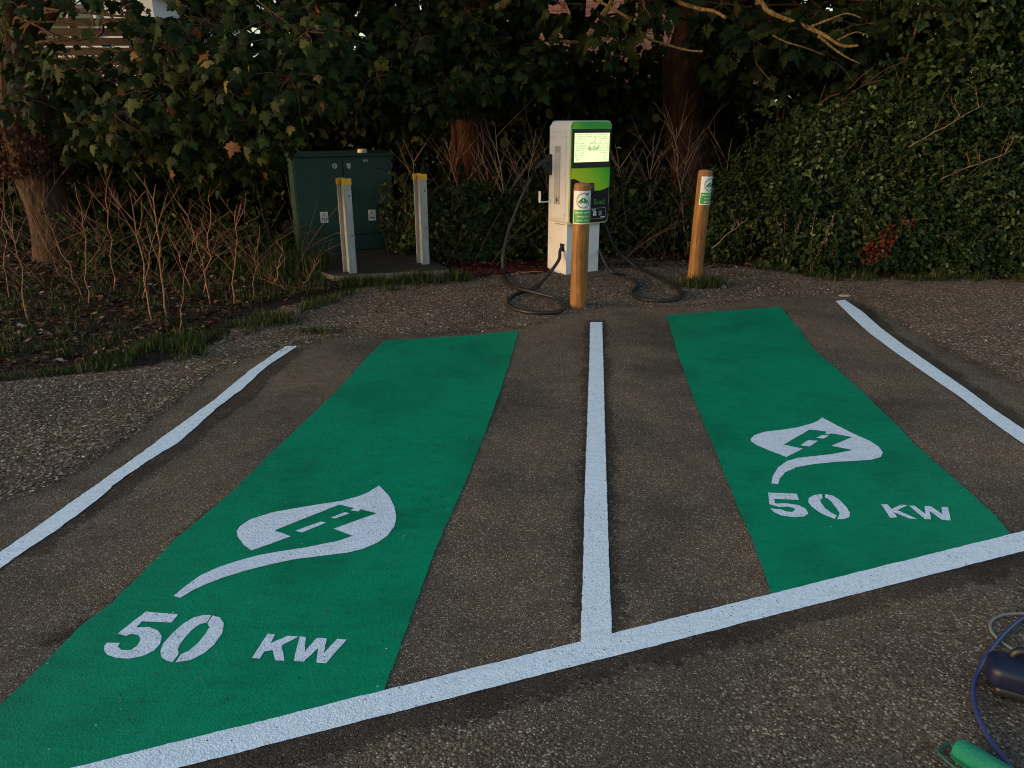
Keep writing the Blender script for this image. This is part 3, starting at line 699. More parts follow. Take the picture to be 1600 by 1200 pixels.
# ------------------------------------------------------------------ trees further back
for i, (x, y, r, sx, sy, sz, lab) in enumerate([
    (-9.0, 12.5, .2, 3.0, 3, 3, 'slim dark tree beyond the left maple'), (-3.4, 13.6, .16, 3.2, 3, 3, 'slim dark tree behind and left of the cabinet'),
    (1.2, 14.2, .16, 3.0, 3, 3, 'slim dark tree in the shadows behind the charger'), (5.4, 13.0, .18, 3.4, 3, 3, 'dark tree behind the right hand hedge'),
    (9.5, 11.5, .2, 3.4, 3, 3, 'dark tree beyond the right end of the hedge')]):
    cs = []
    for k in range(24):
        cs.append(((x+random.uniform(-2.4, 2.4), y+random.uniform(-.8, .8), random.uniform(.9, 3.1)), random.uniform(.4, .6)))
    if i in (1, 2):
        for k in range(9): cs.append((tuple(at(random.uniform(590, 800), random.uniform(15, 110), y-.3)), .5))
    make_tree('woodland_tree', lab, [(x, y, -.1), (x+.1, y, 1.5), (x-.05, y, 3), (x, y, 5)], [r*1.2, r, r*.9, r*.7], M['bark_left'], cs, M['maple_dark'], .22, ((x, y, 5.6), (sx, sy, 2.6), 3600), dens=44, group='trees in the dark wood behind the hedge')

# ------------------------------------------------------------------ bushes
def bush(name, label, blobs, leaf, temp, lsize, dens, group=None, droop=.5, tmax=1.0, cat='bush', stems=True):
    base = Vector((sum(b[0] for b in blobs)/len(blobs), sum(b[1] for b in blobs)/len(blobs), 0))
    root = empty(name, base); tag(root, label, cat, group); cl = Cloud(); st = Mesh()
    for (x, y, z, r) in blobs:
        n = int(dens*r*r*12.6*random.uniform(.55, 1.25)); toff = random.uniform(-.3, .25)
        d = unit(rng.normal(size=(n, 3))); d[:, 1] = np.where(rng.random(n) < .7, -np.abs(d[:, 1]), d[:, 1])
        rad = r*(.72+.36*rng.random(n)); lump = np.array([1+.16*mnoise.noise(Vector((q[0]*3+x*5, q[1]*3, q[2]*3+z*5))) for q in d])
        p = np.array([x, y, z])-np.array(base)+d*(rad*lump)[:, None]; ok = p[:, 2] > .01; p = p[ok]; d = d[ok]; n = len(p)
        tip = d*.45+np.array([0, -.1, -droop])+rng.normal(size=(n, 3))*.45; nrm = d+np.array([0, -.1, .35])+rng.normal(size=(n, 3))*.4
        cl.add(p, frames(tip, nrm), lsize*(.5+.8*rng.random(n)), temp[0], temp[1], np.clip(rng.random(n)*tmax+toff*(tmax > .9), 0, .995))
        if stems:
            st.tube(limb_path((x*.9-base.x*.9, .25, 0), (x-base.x, y-base.y+.05, z), .05, 3), [.012]*10, 5)
        if stems:
            kk = max(1, n//14); cl.add(p[:kk]*1.0, frames(tip[:kk], nrm[:kk]), lsize*(1.3+.7*rng.random(kk)), IVY[0], IVY[1], np.clip(rng.random(kk)*tmax, 0, 1))
            for _ in range(2):                          # a loose shoot breaking out of the mass
                a = random.uniform(-1.2, 1.2); q0 = Vector((x-base.x+math.sin(a)*r*.6, y-base.y-r*.7, z+r*.3)); L_ = random.uniform(.18, .5)
                q1 = q0+Vector((math.sin(a)*L_*.8, -L_*.35, L_*random.uniform(.2, 1.0))); P_ = limb_path(q0, q1, .12, 3, .03); st.tube(P_, [.004*(1-.6*i/len(P_)) for i in range(len(P_))], 4, False)
                if random.random() < .75:
                    pp = np.array([list(v) for v in P_ for _k in (0, 1)]); nn = len(pp); cl.add(pp, frames(rng.normal(size=(nn, 3))*.7+np.array([0, -.3, 0]), rng.normal(size=(nn, 3))*.5+np.array([0, -.5, .7])), lsize*(.6+.6*rng.random(nn)), temp[0], temp[1], np.clip(.3+.65*rng.random(nn), 0, 1))
    if stems: tag(st.build('stems', M['twig'], root), kind='stuff')
    cl.build('foliage', leaf, root); return root
def blobs_line(x0, x1, yf, zt, n, r0=.28, r1=.42, seed=0, back=.45):
    """mound of blobs: front base at yf, rising and leaning back to height zt(x)"""
    rnd = random.Random(seed); B = []
    for _ in range(n):
        x = rnd.uniform(x0, x1); h = zt(x) if callable(zt) else zt; z = rnd.uniform(.1, h); r = rnd.uniform(r0, r1)
        B.append((x, (yf(x) if callable(yf) else yf)+r+back*z*rnd.uniform(.5, 1.1), z, r))
    return B
hedge_y = lambda x: 8.72 if x < 2.9 else (8.72-(x-2.9)*.85 if x < 3.6 else 8.1)
bush('hedge_bush', 'green bush rising behind the right wooden bollard', blobs_line(2.5, 3.5, lambda x: hedge_y(x)+.15, lambda x: .7+(x-2.5)*1.1, 26, .2, .36, 1), M['ivy'], SMALL, .060, 330, 'leafy bushes forming the right hedge')
bush('hedge_bush', 'dense green hedge bush with red leaves in its face, right of the bollard', blobs_line(3.3, 4.6, hedge_y, lambda x: 1.6, 40, .24, .4, 2), M['ivy_right'], SMALL, .058, 340, 'leafy bushes forming the right hedge')
bush('hedge_bush', 'dense green hedge bush filling the far right edge', blobs_line(4.4, 6.6, hedge_y, lambda x: 2.1, 62, .26, .42, 3, .30), M['ivy_right'], SMALL, .058, 340, 'leafy bushes forming the right hedge')
bush('tall_shrub', 'tall pale green shrub with slender leaves at the top right corner', blobs_line(4.5, 6.6, lambda x: 8.4, lambda x: 3.3, 58, .25, .45, 4, .12)[6:], M['ivy_right'], SMALL, .085, 150, 'tall shrubs above the right hedge')
bush('tall_shrub', 'tall dark shrub between the right tree trunk and the top right corner', blobs_line(3.4, 5.0, lambda x: 9.5, lambda x: 2.7, 34, .28, .45, 5, .15), M['ivy_right'], IVY, .085, 150, 'tall shrubs above the right hedge')
bush('ivy_bush', 'low ivy bush between the right steel post and the charger', blobs_line(-1.05, .45, lambda x: 8.95+.1*x, lambda x: .75, 34, .16, .28, 6, .3), M['ivy'], IVY, .062, 300, 'low bushes beside the cabinet')
bush('ivy_bush', 'leafy sprig leaning across the right door of the green cabinet', [(-1.42, 9.35, .18, .14), (-1.46, 9.3, .32, .12), (-1.5, 9.3, .48, .10), (-1.56, 9.28, .60, .07), (-1.62, 9.26, .70, .05), (-1.3, 9.4, .5, .12), (-1.28, 9.5, .8, .12), (-1.34, 9.55, .92, .08), (-1.3, 9.25, .3, .14)], M['ivy'], IVY, .050, 420, 'low bushes beside the cabinet')
bush('ivy_bush', 'dark bush behind the cabinet and right post, under the middle tree', blobs_line(-1.4, 1.6, 9.9, lambda x: .72, 34, .24, .36, 8, .3), M['maple_dark'], IVY, .085, 130, 'low bushes beside the cabinet')
bush('undergrowth_bush', 'dark undergrowth behind the charger and between the two bollards', blobs_line(1.0, 2.7, 9.6, lambda x: .8, 30, .2, .36, 9, .4), M['ivy'], SMALL, .06, 170, 'dark bushes under the trees')
bush('undergrowth_bush', 'dark bush at the foot of the left tree behind dry stalks', blobs_line(-6.4, -3.2, 9.7, lambda x: 1.3, 44, .3, .5, 10, .3), M['maple_dark'], IVY, .10, 110, 'dark bushes under the trees')
bush('undergrowth_bush', 'low nettles growing behind the dry stalks, left of the cabinet', blobs_line(-5.0, -3.0, 8.4, lambda x: .30, 26, .16, .26, 11, .3), M['ivy'], SMALL, .065, 220, 'dark bushes under the trees')
for i, (x0, x1, lab) in enumerate([(-10.5, -6, 'far left'), (-6, -2.5, 'left, behind the cabinet side'), (-2.5, .6, 'behind the middle trunk'), (.6, 3.6, 'behind the right trunk'), (3.6, 7, 'behind the right hedge'), (7, 11, 'beyond the right edge')]):
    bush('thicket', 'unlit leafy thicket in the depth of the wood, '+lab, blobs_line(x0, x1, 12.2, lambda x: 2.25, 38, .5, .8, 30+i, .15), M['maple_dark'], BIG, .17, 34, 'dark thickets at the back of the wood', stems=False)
# unseen leaf masses behind the camera, added to block low sky light
for i, x in enumerate((-14, -6, 2, 10, 18)):
    bush('sky_block_hedge', 'unseen hedge added behind the camera to block low sky light, section %s' % ('at the western end', 'west of the middle', 'in the middle', 'east of the middle', 'at the eastern end')[i],
         blobs_line(x-4.5, x+4.5, -15-1.5, 3.6, 34, .9, 1.5, 60+i, -.1), M['maple_dark'], BIG, .55, 11, 'added hedge blocking low sky light', stems=False)
# red creeper
bush('red_creeper', 'small patch of crimson leaves in the front of the right hedge', [(3.90, 8.06, .30, .11), (3.98, 8.04, .36, .12), (4.05, 8.04, .48, .10), (4.10, 8.04, .60, .06), (4.30, 8.06, .64, .06)], M['red_leaf'], SMALL, .042, 420, cat='plant', stems=False)
# pale flowering spikes
def weed(name, label, x, y, h, mat, n=5, group=None, pale=True):
    root = empty(name, (x, y, 0)); tag(root, label, 'plant', group); m = Mesh(); cl = Cloud()
    for k in range(n):
        a = random.uniform(0, 6.28); l = random.uniform(.05, .22); hh = h*random.uniform(.7, 1)
        e = (math.cos(a)*l, math.sin(a)*l*.5, hh); P = limb_path((0, 0, 0), e, .02, 3); m.tube(P, [.004]*len(P), 4)
        q = np.array([list(P[int(i)]) for i in np.linspace(len(P)*.55, len(P)-1, 16)])+rng.normal(size=(16, 3))*.014
        cl.add(q, frames(rng.normal(size=(16, 3)), rng.normal(size=(16, 3))), np.full(16, .022), SMALL[0], SMALL[1], np.full(16, .995))
    m.build('stem', M['twig'], root); tag(cl.build('seed_heads', mat, root), kind='stuff')
weed('seeding_weed', 'pale seeding weed standing against the hedge, nearer the right bollard', *gp(1226, 424).xy, .74, M['litter'], 4, 'seeding weeds')
weed('seeding_weed', 'pale seeding weed against the hedge, between bollard and red leaves', *gp(1266, 430).xy, .76, M['litter'], 4, 'seeding weeds')

# ------------------------------------------------------------------ dry stalks
def stalk(name, label, base, top, r, seed, mat, nb=7, group=None, blen=.45, cat='dead plant'):
    rnd = random.Random(seed); b = Vector(base); tp = Vector(top); root = empty(name, b); tag(root, label, cat, group)
    m = Mesh(); n = 9; P = []
    L = (tp-b).length
    for i in range(n+1):
        t = i/n; p = (tp-b)*t
        p += Vector((rnd.gauss(0, .012), rnd.gauss(0, .015), 0))*(1 if i else 0)+Vector((math.sin(t*3+seed)*.03*L, 0, 0))*t
        P.append(p)
    R = []; PP = []
    for i in range(n):                                 # knuckled nodes along the cane
        ra = r*(1-.6*i/n)
        PP += [P[i], P[i].lerp(P[i+1], .06), P[i].lerp(P[i+1], .5)]; R += [ra*1.35, ra, ra*.95]
    PP.append(P[-1]); R.append(r*.3); m.tube(PP, R, 7)
    def side(p, d, ln, rr, depth):
        q = []; cur = Vector(p)
        dd = Vector(d).normalized(); k = 4
        for j in range(k+1):
            q.append(cur.copy()); cur = cur+dd*ln/k; dd = (dd+Vector((rnd.gauss(0, .07), rnd.gauss(0, .07), rnd.gauss(.02, .06)))).normalized()
        m.tube(q, [rr*(1-.75*j/k) for j in range(k+1)], 5, False)
        if depth:
            for j in (1, 2, 3):
                if rnd.random() < .75:
                    e = (dd+Vector((rnd.uniform(-1, 1), rnd.uniform(-.5, .5), rnd.uniform(-.1, .7)))*.9).normalized(); side(q[j], e, ln*rnd.uniform(.3, .55), rr*.55, depth-1)
    for j in range(nb):
        i = rnd.randint(3, n-1); sgn = 1 if j % 2 else -1
        side(P[i], (sgn*rnd.uniform(.3, .8), rnd.uniform(-.5, .4), rnd.uniform(.6, 1.3)), blen*L*rnd.uniform(.35, 1.0), r*.5, (2 if j < 2 else 1) if j < 5 else 0)
    m.build('stem', mat, root, smooth=60); return root
S = [ # base px, top px, top depth shift, radius, label
 ((47,508),(10,345),.010,'thin dry cane at the far left edge, nearest the grass'),
 ((138,478),(118,285),.010,'dry cane just right of the left tree trunk foot'),
 ((178,455),(165,270),.011,'dry cane with a forked top, second from the left tree trunk'),
 ((98,437),(30,290),.009,'thin dry cane in front of the left tree trunk'),
 ((238,505),(205,300),.012,'reddish dry cane in the thick of the stalk cluster'),
 ((262,500),(236,288),.014,'thickest orange dry cane, middle of the stalk cluster'),
 ((196,425),(180,300),.008,'short dry cane behind the cluster left of middle'),
 ((318,460),(330,290),.011,'pale dry cane with a wide fork, right of the stalk cluster'),
 ((329,478),(290,320),.009,'dry cane leaning left from the foot of the forked cane'),
 ((366,478),(372,320),.011,'dry cane nearest the cabinet side of the cluster'),
 ((300,455),(262,350),.008,'thin dark cane crossing behind the forked cane'),
 ((280,520),(300,360),.006,'hair-thin dry stem standing at the front of the litter'),
 ((430,448),(440,385),.012,'short stubby dry shrub stem just left of the cabinet'),
 ((470,452),(500,405),.008,'broken dry stem leaning toward the left steel post'),
 ((455,455),(400,432),.007,'fallen dry stem lying in the grass left of the cabinet'),
 ((130,470),(60,300),.008,'leaning dry stem crossing in front of the left trunk'),
 ((395,470),(410,350),.007,'slender dry stem between the cluster and the short shrub stem'),
 ((15,470),(0,300),.009,'dry cane leaning out at the extreme left'),
 ((222,470),(255,300),.009,'dry cane leaning right behind the thickest cane')]
for i, (b, t, r, lab) in enumerate(S):
    B = gp(*b); T = at(t[0], t[1], B.y+random.uniform(-.1, .25))
    stalk('dry_stalk', lab, B, T, r*.58, 100+i, M['stem_red'], 5, 'dry stalks on the left bank')
S2 = [((655,405),(640,235),.008,'thin bare stem at the left of the tangle beside the right post'),((690,380),(722,180),.007,'bare stem leaning across the middle trunk'),
 ((735,395),(700,215),.008,'bare stem rising left over the middle trunk foot'),((770,395),(760,205),.010,'bare stem with many forks, left of the charger'),
 ((800,400),(775,190),.011,'stout bare stem with a fanned top, left of the charger'),((815,395),(835,200),.008,'bare stem leaning toward the charger'),
 ((838,390),(800,240),.008,'bare stem crossing behind the left charging cable'),((865,330),(845,215),.006,'short bare stem touching the charger side'),
 ((980,395),(965,225),.008,'bare stem just right of the charger'),((1000,390),(1030,205),.009,'forked bare stem midway between the bollards'),
 ((1035,385),(1010,230),.008,'bare stem leaning left midway between the bollards'),((1075,400),(1055,200),.008,'bare stem immediately left of the right bollard'),
 ((1058,370),(1075,190),.007,'bare stem in front of the right tree trunk'),((1110,400),(1140,215),.007,'bare stem right of the right bollard'),
 ((1150,400),(1180,250),.006,'thin bare stem where the hedge begins')]
for i, (b, t, r, lab) in enumerate(S2):
    B = gp(*b) if b[1] > 388 else gp(b[0], 388)
    B.y = max(B.y, 9.15); B.x = at(b[0], b[1], B.y).x; T = at(t[0], t[1], B.y+random.uniform(0, .3))
    stalk('bare_sapling', lab, B, T, r, 200+i, M['stem_pale'], 10, 'bare stems behind the charger', .5)
for i, (b, t, lab, r) in enumerate([((1112,388),(1168,340),'bleached twig leaning out of the hedge right of the bollard',.006),((1470,280),(1580,235),'pale stick poking from the right hedge',.006),((1420,230),(1540,160),'pale arching twig high in the right shrub',.005)]):
    Y = 8.6 if i == 0 else 8.35
    A = at(b[0], b[1], Y); stalk('bare_twig', lab, A, at(t[0], t[1], Y-.1), r, 300+i, M['stem_pale'], 4, None, .35, 'twig')
# arching brambles
rb = random.Random(4)
tan = Mesh()
for k in range(260):
    x = rb.choice([rb.uniform(-5.6, -2.6), rb.uniform(-5.2, -2.4), rb.uniform(-1.2, 3.2), rb.uniform(3.2, 6.2)]); y = rb.uniform(8.7, 10.2) if x > -1.3 else rb.uniform(7.6, 9.2)
    z0 = 0 if x < 3.2 else rb.uniform(.8, 2.2); L = rb.uniform(.4, 1.1); a = rb.uniform(-1.3, 1.3)
    if x > 3.2: y = 8.7; L *= .35
    P = [Vector((x+math.sin(a)*L*t, y-.15*t, z0+L*(t-.35*t*t*abs(a)))) for t in (0, .3, .6, 1)]
    tan.tube(spline(P, 3), rb.uniform(.002, .0045), 4, False)
o = tan.build('bramble_tangle', M['twig']); tag(o, 'tangle of thin wiry brown bramble stems threading through the undergrowth', 'brambles', kind='stuff')

# ------------------------------------------------------------------ ground cover
def in_poly(q, P):
    P = np.array(P); ins = np.zeros(len(q), bool)
    for i in range(len(P)):
        a = P[i]; b = P[(i+1) % len(P)]; c = ((a[1] > q[:, 1]) != (b[1] > q[:, 1])); xx = (b[0]-a[0])*(q[:, 1]-a[1])/((b[1]-a[1]) or 1e-9)+a[0]
        ins ^= c & (q[:, 0] < xx)
    return ins
def scatter_poly(n, P):
    P = np.array(P); lo = P.min(0); hi = P.max(0); out = []
    tot = 0
    while tot < n:
        q = lo+(hi-lo)*rng.random((n, 2)); q = q[in_poly(q, P)]; out.append(q); tot += len(q)
        if len(q) == 0: break
    return np.concatenate(out)[:n]
def pebbles(name, P, n, r0, r1, z=.004, tmax=1.0):
    q = scatter_poly(n, P); k = len(q); r = r0+(r1-r0)*rng.random(k)**2.2
    p = np.column_stack([q, z+r*.25]); R = frames(rng.normal(size=(k, 3))*np.array([1, 1, .25]), rng.normal(size=(k, 3))*np.array([.4, .4, 1])+np.array([0, 0, .6]))
    s = np.column_stack([r*(.7+.5*rng.random(k)), r*(.8+.6*rng.random(k)), r*(.6+.5*rng.random(k))])
    c = Cloud(); c.add(p, R, s, PEB[0], PEB[1], np.clip(rng.random(k)*tmax, 0, 1)); o = c.build(name, M['pebble'])
    return tag(o, kind='stuff')
gA = px([(-120, 610), (0, 600), (230, 580), (330, 565), (345, 578), (290, 620), (170, 712), (60, 770), (-60, 805), (-150, 760)])
pebbles('loose_gravel', gA, 9000, .003, .010)['label'] = 'loose brown gravel lying left of the left bay'
gB = px([(330, 565), (440, 490), (560, 452), (700, 445), (760, 432), (860, 425), (950, 405), (1020, 400), (1100, 405), (1200, 425), (1300, 440), (1330, 452), (1290, 462), (1200, 468), (1120, 478), (1040, 482), (960, 480), (900, 490), (820, 513), (720, 522), (600, 528), (500, 535), (430, 552), (345, 580)])
pebbles('loose_gravel', gB, 17000, .003, .011)['label'] = 'loose brown gravel around the charger and bollards'
gC = px([(1300, 445), (1600, 447), (1800, 450), (1900, 700), (1760, 690), (1640, 625), (1560, 588), (1480, 548), (1405, 505), (1345, 475)])
pebbles('loose_gravel', gC, 13000, .003, .009)['label'] = 'loose gravel between the right bay and the hedge'
nl = [(p[0], p[1]-.06) for p in near_lo]
gD = [nl[10]]+[nl[i] for i in range(11, 60, 6)]+[(4.0, 1.2), (-.5, 1.2)]
pebbles('loose_chippings', gD, 17000, .0012, .0042, 0, .97)['label'] = 'small pale chippings scattered on the tarmac in the foreground'
gE = [(-2.2, 2.2), (-1.0, 1.6), (2.2, 2.7), (3.1, 7.0), (-1.8, 5.4)]
def no_panel(o): return o
q_ = scatter_poly(5200, gE); mk = np.zeros(len(q_), bool)
for Pn in (P, gR_left[::-1]+gR_right, near_up+near_lo[::-1], ll+lr[::-1], px([(918, 504), (945, 504), (960, 993), (903, 993)])): mk |= in_poly(q_, Pn)
q_ = q_[~mk | (rng.random(len(q_)) < .015)]; k = len(q_); r = .0012+.0028*rng.random(k)**2
c_ = Cloud(); c_.add(np.column_stack([q_, .0045+r*.2]), frames(rng.normal(size=(k, 3)), rng.normal(size=(k, 3))), r, PEB[0], PEB[1], rng.random(k)*.99)
tag(c_.build('loose_chippings', M['pebble']), 'tiny loose chippings scattered between the painted panels', kind='stuff')

# leaf litter
def litter(P, n, size, name, label, mat, z=.012, tmax=1.0):
    q = scatter_poly(n, P); k = len(q)
    p = np.column_stack([q, z+.018*rng.random(k)]); nrm = np.array([0, 0, 1])+rng.normal(size=(k, 3))*.38
    a = rng.random(k)*6.28; tip = np.column_stack([np.cos(a), np.sin(a), rng.normal(size=k)*.3])
    c = Cloud(); h = k//2
    c.add(p[:h], frames(tip[:h], nrm[:h]), size*(.5+.8*rng.random(h)), SMALL[0], SMALL[1], rng.random(h)*tmax)
    c.add(p[h:], frames(tip[h:], nrm[h:]), size*(.5+.9*rng.random(k-h)), IVY[0], IVY[1], rng.random(k-h)*tmax)
    o = c.build(name, mat); return tag(o, label, 'leaf litter', kind='stuff')
litter(px([(-150, 590), (0, 585), (150, 570), (300, 530), (400, 480), (520, 455), (530, 425), (450, 400), (0, 390), (-150, 400)]), 7500, .055, 'leaf_litter', 'brown fallen leaves covering the left bank under the dry stalks', M['litter'])
litter(px([(700, 432), (740, 436), (860, 428), (860, 402), (760, 400), (700, 405)]), 1500, .04, 'leaf_litter', 'reddish fallen leaves between the ivy bush and the charger', M['red_leaf'], tmax=.45)
litter([(-1.2, 8.9), (3.3, 8.7), (3.4, 11), (-1.2, 11)], 3500, .05, 'leaf_litter', 'brown fallen leaves under the bare stems behind the charger', M['litter'])
litter(px([(340, 570), (440, 495), (560, 455), (1000, 410), (1250, 435), (1200, 465), (900, 485), (600, 522)]), 260, .03, 'leaf_litter', 'scattered single leaves and bits on the gravel strip', M['litter'])
litter([(3.3, 7.95), (7, 7.9), (7, 8.3), (3.3, 8.4)], 500, .035, 'leaf_litter', 'thin line of fallen leaves along the foot of the hedge', M['litter'])
# grass
gcl = Cloud()
def grass(P, n, h, clump=None):
    q = scatter_poly(n, P) if clump is None else np.array(clump[0])[:2]+rng.normal(size=(n, 2))*np.array(clump[1])
    k = len(q); keep = np.array([mnoise.noise(Vector((a*4.2, b*4.2, 3.3)))+.5*mnoise.noise(Vector((a*13, b*13, 1.3))) for a, b in q])+(rng.random(k)-.5)*.5 > (.0 if clump is None else -9); q = q[keep]; k = len(q)
    p = np.column_stack([q, np.full(k, .004)]); a = rng.random(k)*6.28
    tip = np.column_stack([np.cos(a)*.55, np.sin(a)*.55, np.ones(k)])+rng.normal(size=(k, 3))*.18
    nrm = -np.column_stack([np.cos(a), np.sin(a), np.zeros(k)])+np.array([0, 0, .01])
    hh = h*(.4+.9*rng.random(k)); s = np.column_stack([np.full(k, .055)*(.7+.5*rng.random(k)), hh, hh])
    gcl.add(p, frames(tip, nrm), s, BLADE[0], BLADE[1], rng.random(k))
grass(px([(-160, 590), (0, 598), (100, 588), (200, 580), (290, 566), (330, 540), (310, 528), (220, 535), (100, 540), (0, 545), (-150, 545)]), 6000, .060)
grass(px([(200, 570), (320, 565), (330, 530), (280, 520), (210, 545)]), 1800, .085)
grass(px([(330, 520), (420, 490), (520, 465), (600, 448), (700, 436), (700, 444), (640, 452), (560, 462), (470, 492), (400, 520), (350, 540)]), 3600, .07)
grass(px([(380, 480), (540, 452), (530, 425), (420, 400), (340, 430)]), 1800, .12)
grass(px([(60, 500), (330, 470), (400, 420), (0, 420), (-50, 500)]), 1500, .10)
grass(px([(530, 444), (600, 440), (700, 434), (700, 439), (600, 447), (530, 451)]), 1500, .09)
grass(px([(1160, 418), (1210, 425), (1300, 440), (1420, 441), (1600, 442), (1600, 435), (1300, 430), (1180, 408)]), 3600, .07)
for c, s_, n, h in [(gp(1100, 448), (.11, .06), 1300, .10), (gp(1078, 447), (.06, .04), 300, .07), (gp(660, 442), (.10, .04), 600, .12), (gp(600, 446), (.10, .03), 350, .09), (gp(716, 438), (.07, .06), 400, .11), (gp(555, 448), (.08, .04), 400, .10), (gp(430, 505), (.10, .06), 400, .07), (gp(500, 520), (.12, .05), 200, .05), (gp(860, 400), (.3, .05), 300, .09)]:
    grass(None, n, h, (tuple(c), s_))
grass(px([(0, 560), (150, 545), (330, 500), (420, 470), (330, 440), (100, 440), (-60, 460)]), 5200, .075)
o = gcl.build('grass', M['grass']); tag(o, 'short rough green grass edging the gravel and the left bank', 'grass', kind='stuff')
pass
# tall grass bents beside the cabinet
bt = Cloud(); kq = 900; q = np.column_stack([rng.uniform(-3.2, -2.1, kq), rng.uniform(8.0, 8.9, kq), np.zeros(kq)]); a = rng.random(kq)*6.28
tip = np.column_stack([np.cos(a)*.35, np.sin(a)*.35, np.ones(kq)]); hh = rng.uniform(.12, .38, kq)+.25*(rng.random(kq) < .08)
bt.add(q, frames(tip, -np.column_stack([np.cos(a), np.sin(a), np.zeros(kq)])), np.column_stack([np.full(kq, .05), hh, hh]), BLADE[0], BLADE[1], rng.random(kq))
o = bt.build('tall_grass', M['grass']); tag(o, 'tall thin grass standing at the left side of the cabinet', 'grass', kind='stuff')
# small flakes of stone by the right line and under the charger
for k, (a, b, r, lab) in enumerate([(1318, 463, .05, 'pale flat stone fragment at the far end of the right line'), (540/3+0, 573, .02, 'white pebble on the gravel edge below the left grass'), (1130, 450, .035, 'grey stone beside the grass at the right bollard')]):
    g_ = gp(a, b); m = Mesh(); pr = []
    n = 9; V = [(math.cos(i*6.283/n)*r*(1.3 if k == 0 else 1)*random.uniform(.7, 1.2), math.sin(i*6.283/n)*r*random.uniform(.6, 1.1), 0) for i in range(n)]
    h = r*(.25 if k == 0 else .7); V2 = [(x*.75, y*.7, h*random.uniform(.8, 1.1)) for x, y, _ in V]
    m.add(V+V2+[(0, 0, h*1.1)], [[i, (i+1) % n, n+(i+1) % n, n+i] for i in range(n)]+[[n+i, n+(i+1) % n, 2*n] for i in range(n)])
    o = m.build('stone', M['stone']); o.location = (g_.x, g_.y, .004); tag(o, lab, 'stone')
st = Mesh(); A = gp(762, 434); B_ = gp(850, 428); P_ = limb_path((0, 0, .012), tuple(B_-A+Vector((0, 0, .02))), .01, 4, .03); st.tube(P_, [.006]*(len(P_)-3)+[.005, .004, .003], 6)
st.tube([P_[5], P_[5]+Vector((.1, .08, .02)), P_[5]+Vector((.2, .1, .01))], [.004, .003, .002], 5)
o = st.build('fallen_twig', M['stem_pale'], smooth=60); o.location = (A.x, A.y, .004); tag(o, 'pale fallen twig on the gravel left of the charger foot', 'twig')

# ------------------------------------------------------------------ slab, cabinet, posts
slab = empty('concrete_plinth', (-1.9, 8.3, 0)); tag(slab, 'low concrete plinth the green cabinet and steel posts stand on', 'plinth')
sp_ = [(-2.95, 9.75), (-2.78, 9.2), (-2.15, 8.2), (-1.95, 7.96), (-1.87, 7.95), (-1.3, 8.13), (-.78, 8.26), (-.72, 8.32), (-.76, 8.45), (-1.12, 9.2), (-1.45, 10.2)]
# top, sides separately
def slab_part():
    O = (-1.9, 8.3); h = .07; Q = ragged(sp_, .05, .006, True, 3)
    top = poly_sheet([Q], h, 'top', M['concrete_top'], slab, O); m = Mesh(); n = len(Q)
    V = [(x-O[0], y-O[1], -.02) for x, y in Q]+[(x-O[0], y-O[1], h-.001) for x, y in Q]
    m.add(V, [[i, (i+1) % n, n+(i+1) % n, n+i] for i in range(n)]); m.build('edge', M['concrete'], slab)
slab_part()
CA = Vector((-2.69, 9.36, .07)); cy = math.atan2(.48, 1.14); CW = 1.24; CD = .42; CH = 1.17
cab = empty('electrical_cabinet', CA, cy); tag(cab, 'dark green two-door electrical cabinet on a concrete plinth under the trees', 'cabinet')
m = Mesh(); m.box((CW/2, CD/2, CH/2), (CW, CD, CH), 0, .006); m.build('body', M['cabinet'], cab)
m = Mesh(); prof = [(-.025, -.030, CH), (CW+.025, -.030, CH), (CW+.025, CD+.03, CH), (-.025, CD+.03, CH)]
m.box((CW/2, CD/2, CH+.018), (CW+.05, CD+.06, .036), 0, .006)
m.add([(-.02, -.025, CH+.036), (CW+.02, -.025, CH+.036), (CW+.02, CD+.025, CH+.036), (-.02, CD+.025, CH+.036), (.03, CD*.45, CH+.062), (CW-.03, CD*.45, CH+.062), (CW-.03, CD*.6, CH+.062), (.03, CD*.6, CH+.062)],
      [(0, 1, 5, 4), (1, 2, 6, 5), (2, 3, 7, 6), (3, 0, 4, 7), (4, 5, 6, 7)])
m.build('roof', M['cabinet'], cab)
